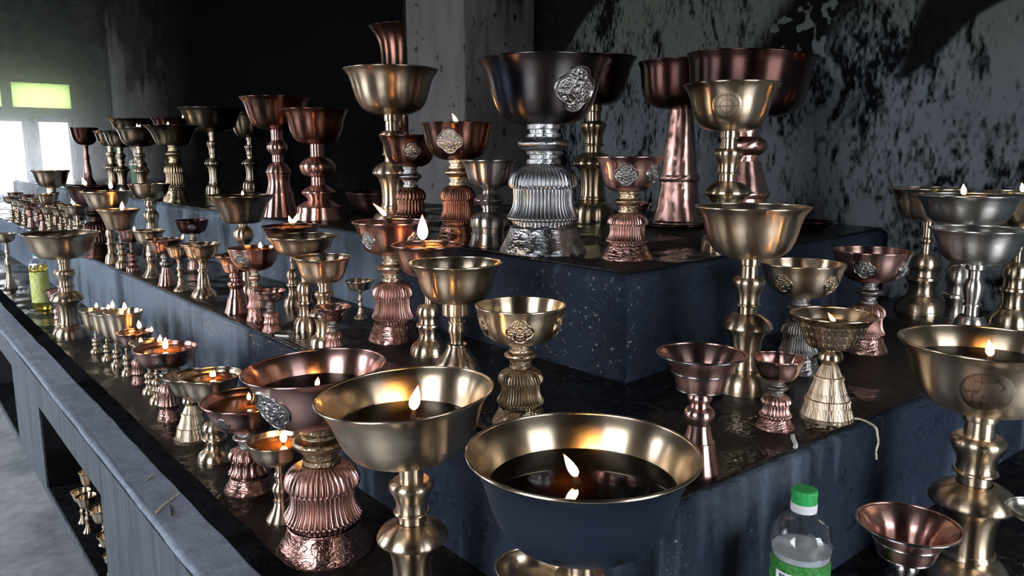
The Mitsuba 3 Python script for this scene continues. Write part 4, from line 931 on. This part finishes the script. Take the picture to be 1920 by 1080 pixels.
scene['green_label'] = leafy_label((0.055, 0.25, 0.050), (0.030, 0.16, 0.030))
scene['lime_label'] = principled(lambda p, n, uv: mix((0.55, 0.62, 0.12), (0.70, 0.74, 0.30), smoothstep(0.4, 0.6, fbm(uv.y * 30, uv.x * 8, 0.0, 2))), 0.4)
scene['plain_green_label'] = principled((0.035, 0.16, 0.06), 0.4)
scene['green_cap'] = principled((0.03, 0.38, 0.09), 0.35)
scene['teal_cap'] = principled((0.10, 0.48, 0.34), 0.35)
scene['white_plastic'] = principled((0.72, 0.74, 0.74), 0.4)
scene['pet_plastic'] = {'type': 'thindielectric', 'int_ior': 1.5}
scene['yellow_oil'] = {'type': 'principled', 'base_color': {'type': 'rgb', 'value': [0.93, 0.74, 0.10]}, 'spec_trans': 0.9, 'roughness': 0.05, 'eta': 1.46}
scene['clear_water'] = {'type': 'principled', 'base_color': {'type': 'rgb', 'value': [0.78, 0.88, 0.93]}, 'spec_trans': 0.55, 'roughness': 0.25, 'eta': 1.33}


def oil_bottle(label, x, y, z0, head, cap, label_mat, fluid, level, swirl=True):
    key = thing('plastic_bottle', label, 'bottle')
    sp, pos = rotz(math.radians(head)), (x, y, z0)
    body = [[(0, .006), (.028, .003), (.037, 0), (.0415, .008)], [(.0415, .008), (.0420, .05), (.0420, .196), (.0425, .204)],
            [(.0425, .204), (.0432, .215), (.0426, .226), (.0395, .238), (.0330, .249), (.0250, .257), (.0180, .2625), (.0148, .265)], [(.0148, .265), (.0145, .272)]]

    def waves(th, z, r):
        w = np.clip((z - .204) / .008, 0, 1) * np.clip((.252 - z) / .012, 0, 1)
        return r * (1 + .022 * w * np.sin(5 * th + 110 * (z - .20)))
    put(child(key, 'body'), xf(lathe(body, 64, waves if swirl else None, 4), sp, pos), 'pet_plastic')
    if fluid:
        lv = level
        prof = [p for s in body for p in spline(s, 4) if p[1] < lv]
        P = np.array(prof); P[:, 0] = np.maximum(P[:, 0] - .0012, 0)
        put(child(key, 'contents'), xf(lathe([[tuple(p) for p in P] + [(P[-1, 0], lv)], [(P[-1, 0], lv), (0, lv)]], 48, None, 1), sp, pos), fluid)
    put(child(key, 'label'), xf(lathe([[(.0426, .040), (.0426, .198)]], 64, None, 12), sp, pos), label_mat)
    ribs = lambda th, z, r: r * (1 + .012 * np.sign(np.sin(36 * th)) * (np.abs(z - .289) < .0095))
    put(child(key, 'cap'), xf(lathe([[(.0180, .279), (.0182, .296)], [(.0182, .296), (.0176, .2985), (.0160, .300)], [(.0160, .300), (0, .3002)]], 144, ribs, 3), sp, pos), cap)
    put(child(key, 'cap_ring'), xf(lathe([[(.0150, .266), (.0185, .267)], [(.0185, .267), (.0186, .2785)], [(.0186, .2785), (.0180, .2795)]], 64, None, 2), sp, pos), 'white_plastic')
    return key


oil_bottle('clear plastic bottle with green cap and green label, on the low step', .136, .183, .463, -61.0, 'green_cap', 'green_label', 'clear_water', .207)
oil_bottle('plastic bottle of yellow oil with pale cap in the tray', -3.905, -.192, .463, -8.0, 'teal_cap', 'lime_label', 'yellow_oil', .235)
oil_bottle('green-labelled bottle on the upper step among the dark lamps', -5.10, .62, .990, -14.0, 'white_plastic', 'plain_green_label', None, .1)

# ------------------------------------------------------------------ spare lamps in the recess under the lip
SPARE = [
 ('small spare brass lamp, uppermost of those stored in the recess', -2.150, -.350, .105, .160, .031, .017),
 ('small spare brass lamp at the left of those stored in the recess', -2.105, -.385, .075, .112, .031, .017),
 ('small spare brass lamp with its bell foot in view, in the recess', -2.020, -.385, .085, .125, .031, .019),
 ('spare brass lamp with larger bowl, leaning at the pier of the recess', -1.895, -.362, .075, .125, .040, .022),
 ('spare brass lamp half behind the pier, low in the recess', -1.775, -.372, .045, .085, .036, .02),
 ('spare brass lamp nearest the camera, mostly behind the pier', -1.690, -.385, .030, .060, .026, .02),
]
for (lb, sx_, sy_, hs_, hr_, R_, rb_) in SPARE:
    butter_lamp((lb, 't0', sx_, sy_, hs_, hr_, R_, rb_, -15.0, 'goblet', 'flared', ('brass', 'brass', 'brass'), [], {'z0': .031, 'seg': 32, 'group': 'spare lamps stored in the recess'}))

# ------------------------------------------------------------------ small litter
def litter(name, label, cat, pts, rad, mat):
    key = thing(name, label, cat)
    line = spline(pts, 4)
    line = np.vstack([line[0] - .05 * (line[1] - line[0]), line, line[-1] + .05 * (line[-1] - line[-2])])
    rr = np.full(len(line), rad); rr[[0, -1]] = rad * .05
    put(key, tube(line, rr, 8), mat)


litter('cotton_wick', 'pale cotton wick hanging over the edge of the middle step', 'wick', [(-.030, .545, .7425), (-.004, .585, .7425), (.014, .600, .7428), (.046, .590, .739), (.0525, .589, .722), (.0525, .594, .708), (.0525, .588, .694), (.0520, .593, .676)], .0022, 'pale_wick')
litter('wax_drip', 'white lump of wax at the edge of the middle step', 'wax', [(-.022, .418, .7425), (-.010, .400, .7435), (.004, .384, .7425), (.010, .372, .742)], .0038, 'white_plastic')
litter('paper_stub', 'short white stub lying on the middle step', 'stub', [(-1.390, .020, .743), (-1.372, .030, .743), (-1.352, .044, .743)], .0035, 'white_plastic')
litter('matchstick', 'short burnt matchstick on the lip, nearer the altar', 'matchstick', [(-1.203, -.392, .4845), (-1.216, -.380, .4845), (-1.230, -.368, .4845)], .0016, 'pale_wick')
litter('matchstick', 'longer pale straw lying across the lip', 'matchstick', [(-1.011, -.421, .4845), (-1.045, -.390, .4847), (-1.078, -.352, .4848)], .0018, 'pale_wick')
litter('matchstick', 'dark burnt match beside the pale straw', 'matchstick', [(-1.029, -.386, .4845), (-1.000, -.392, .4845), (-.974, -.399, .4845)], .0016, 'wick_char')

# ------------------------------------------------------------------ thin smoke of the lamps in the far half of the room
scene['lamp_smoke'] = {'type': 'cube', 'to_world': T().translate([-9.15, -0.35, 1.55]).scale([1.3, 2.3, 1.5]), 'bsdf': {'type': 'null'},
                       'interior': {'type': 'homogeneous', 'albedo': {'type': 'rgb', 'value': [0.93, 0.95, 0.98]}, 'sigma_t': 0.14, 'phase': {'type': 'hg', 'g': 0.8}}}
labels['lamp_smoke'] = {'label': 'thin bluish lamp smoke drifting towards the bright windows', 'category': 'smoke', 'kind': 'stuff'}
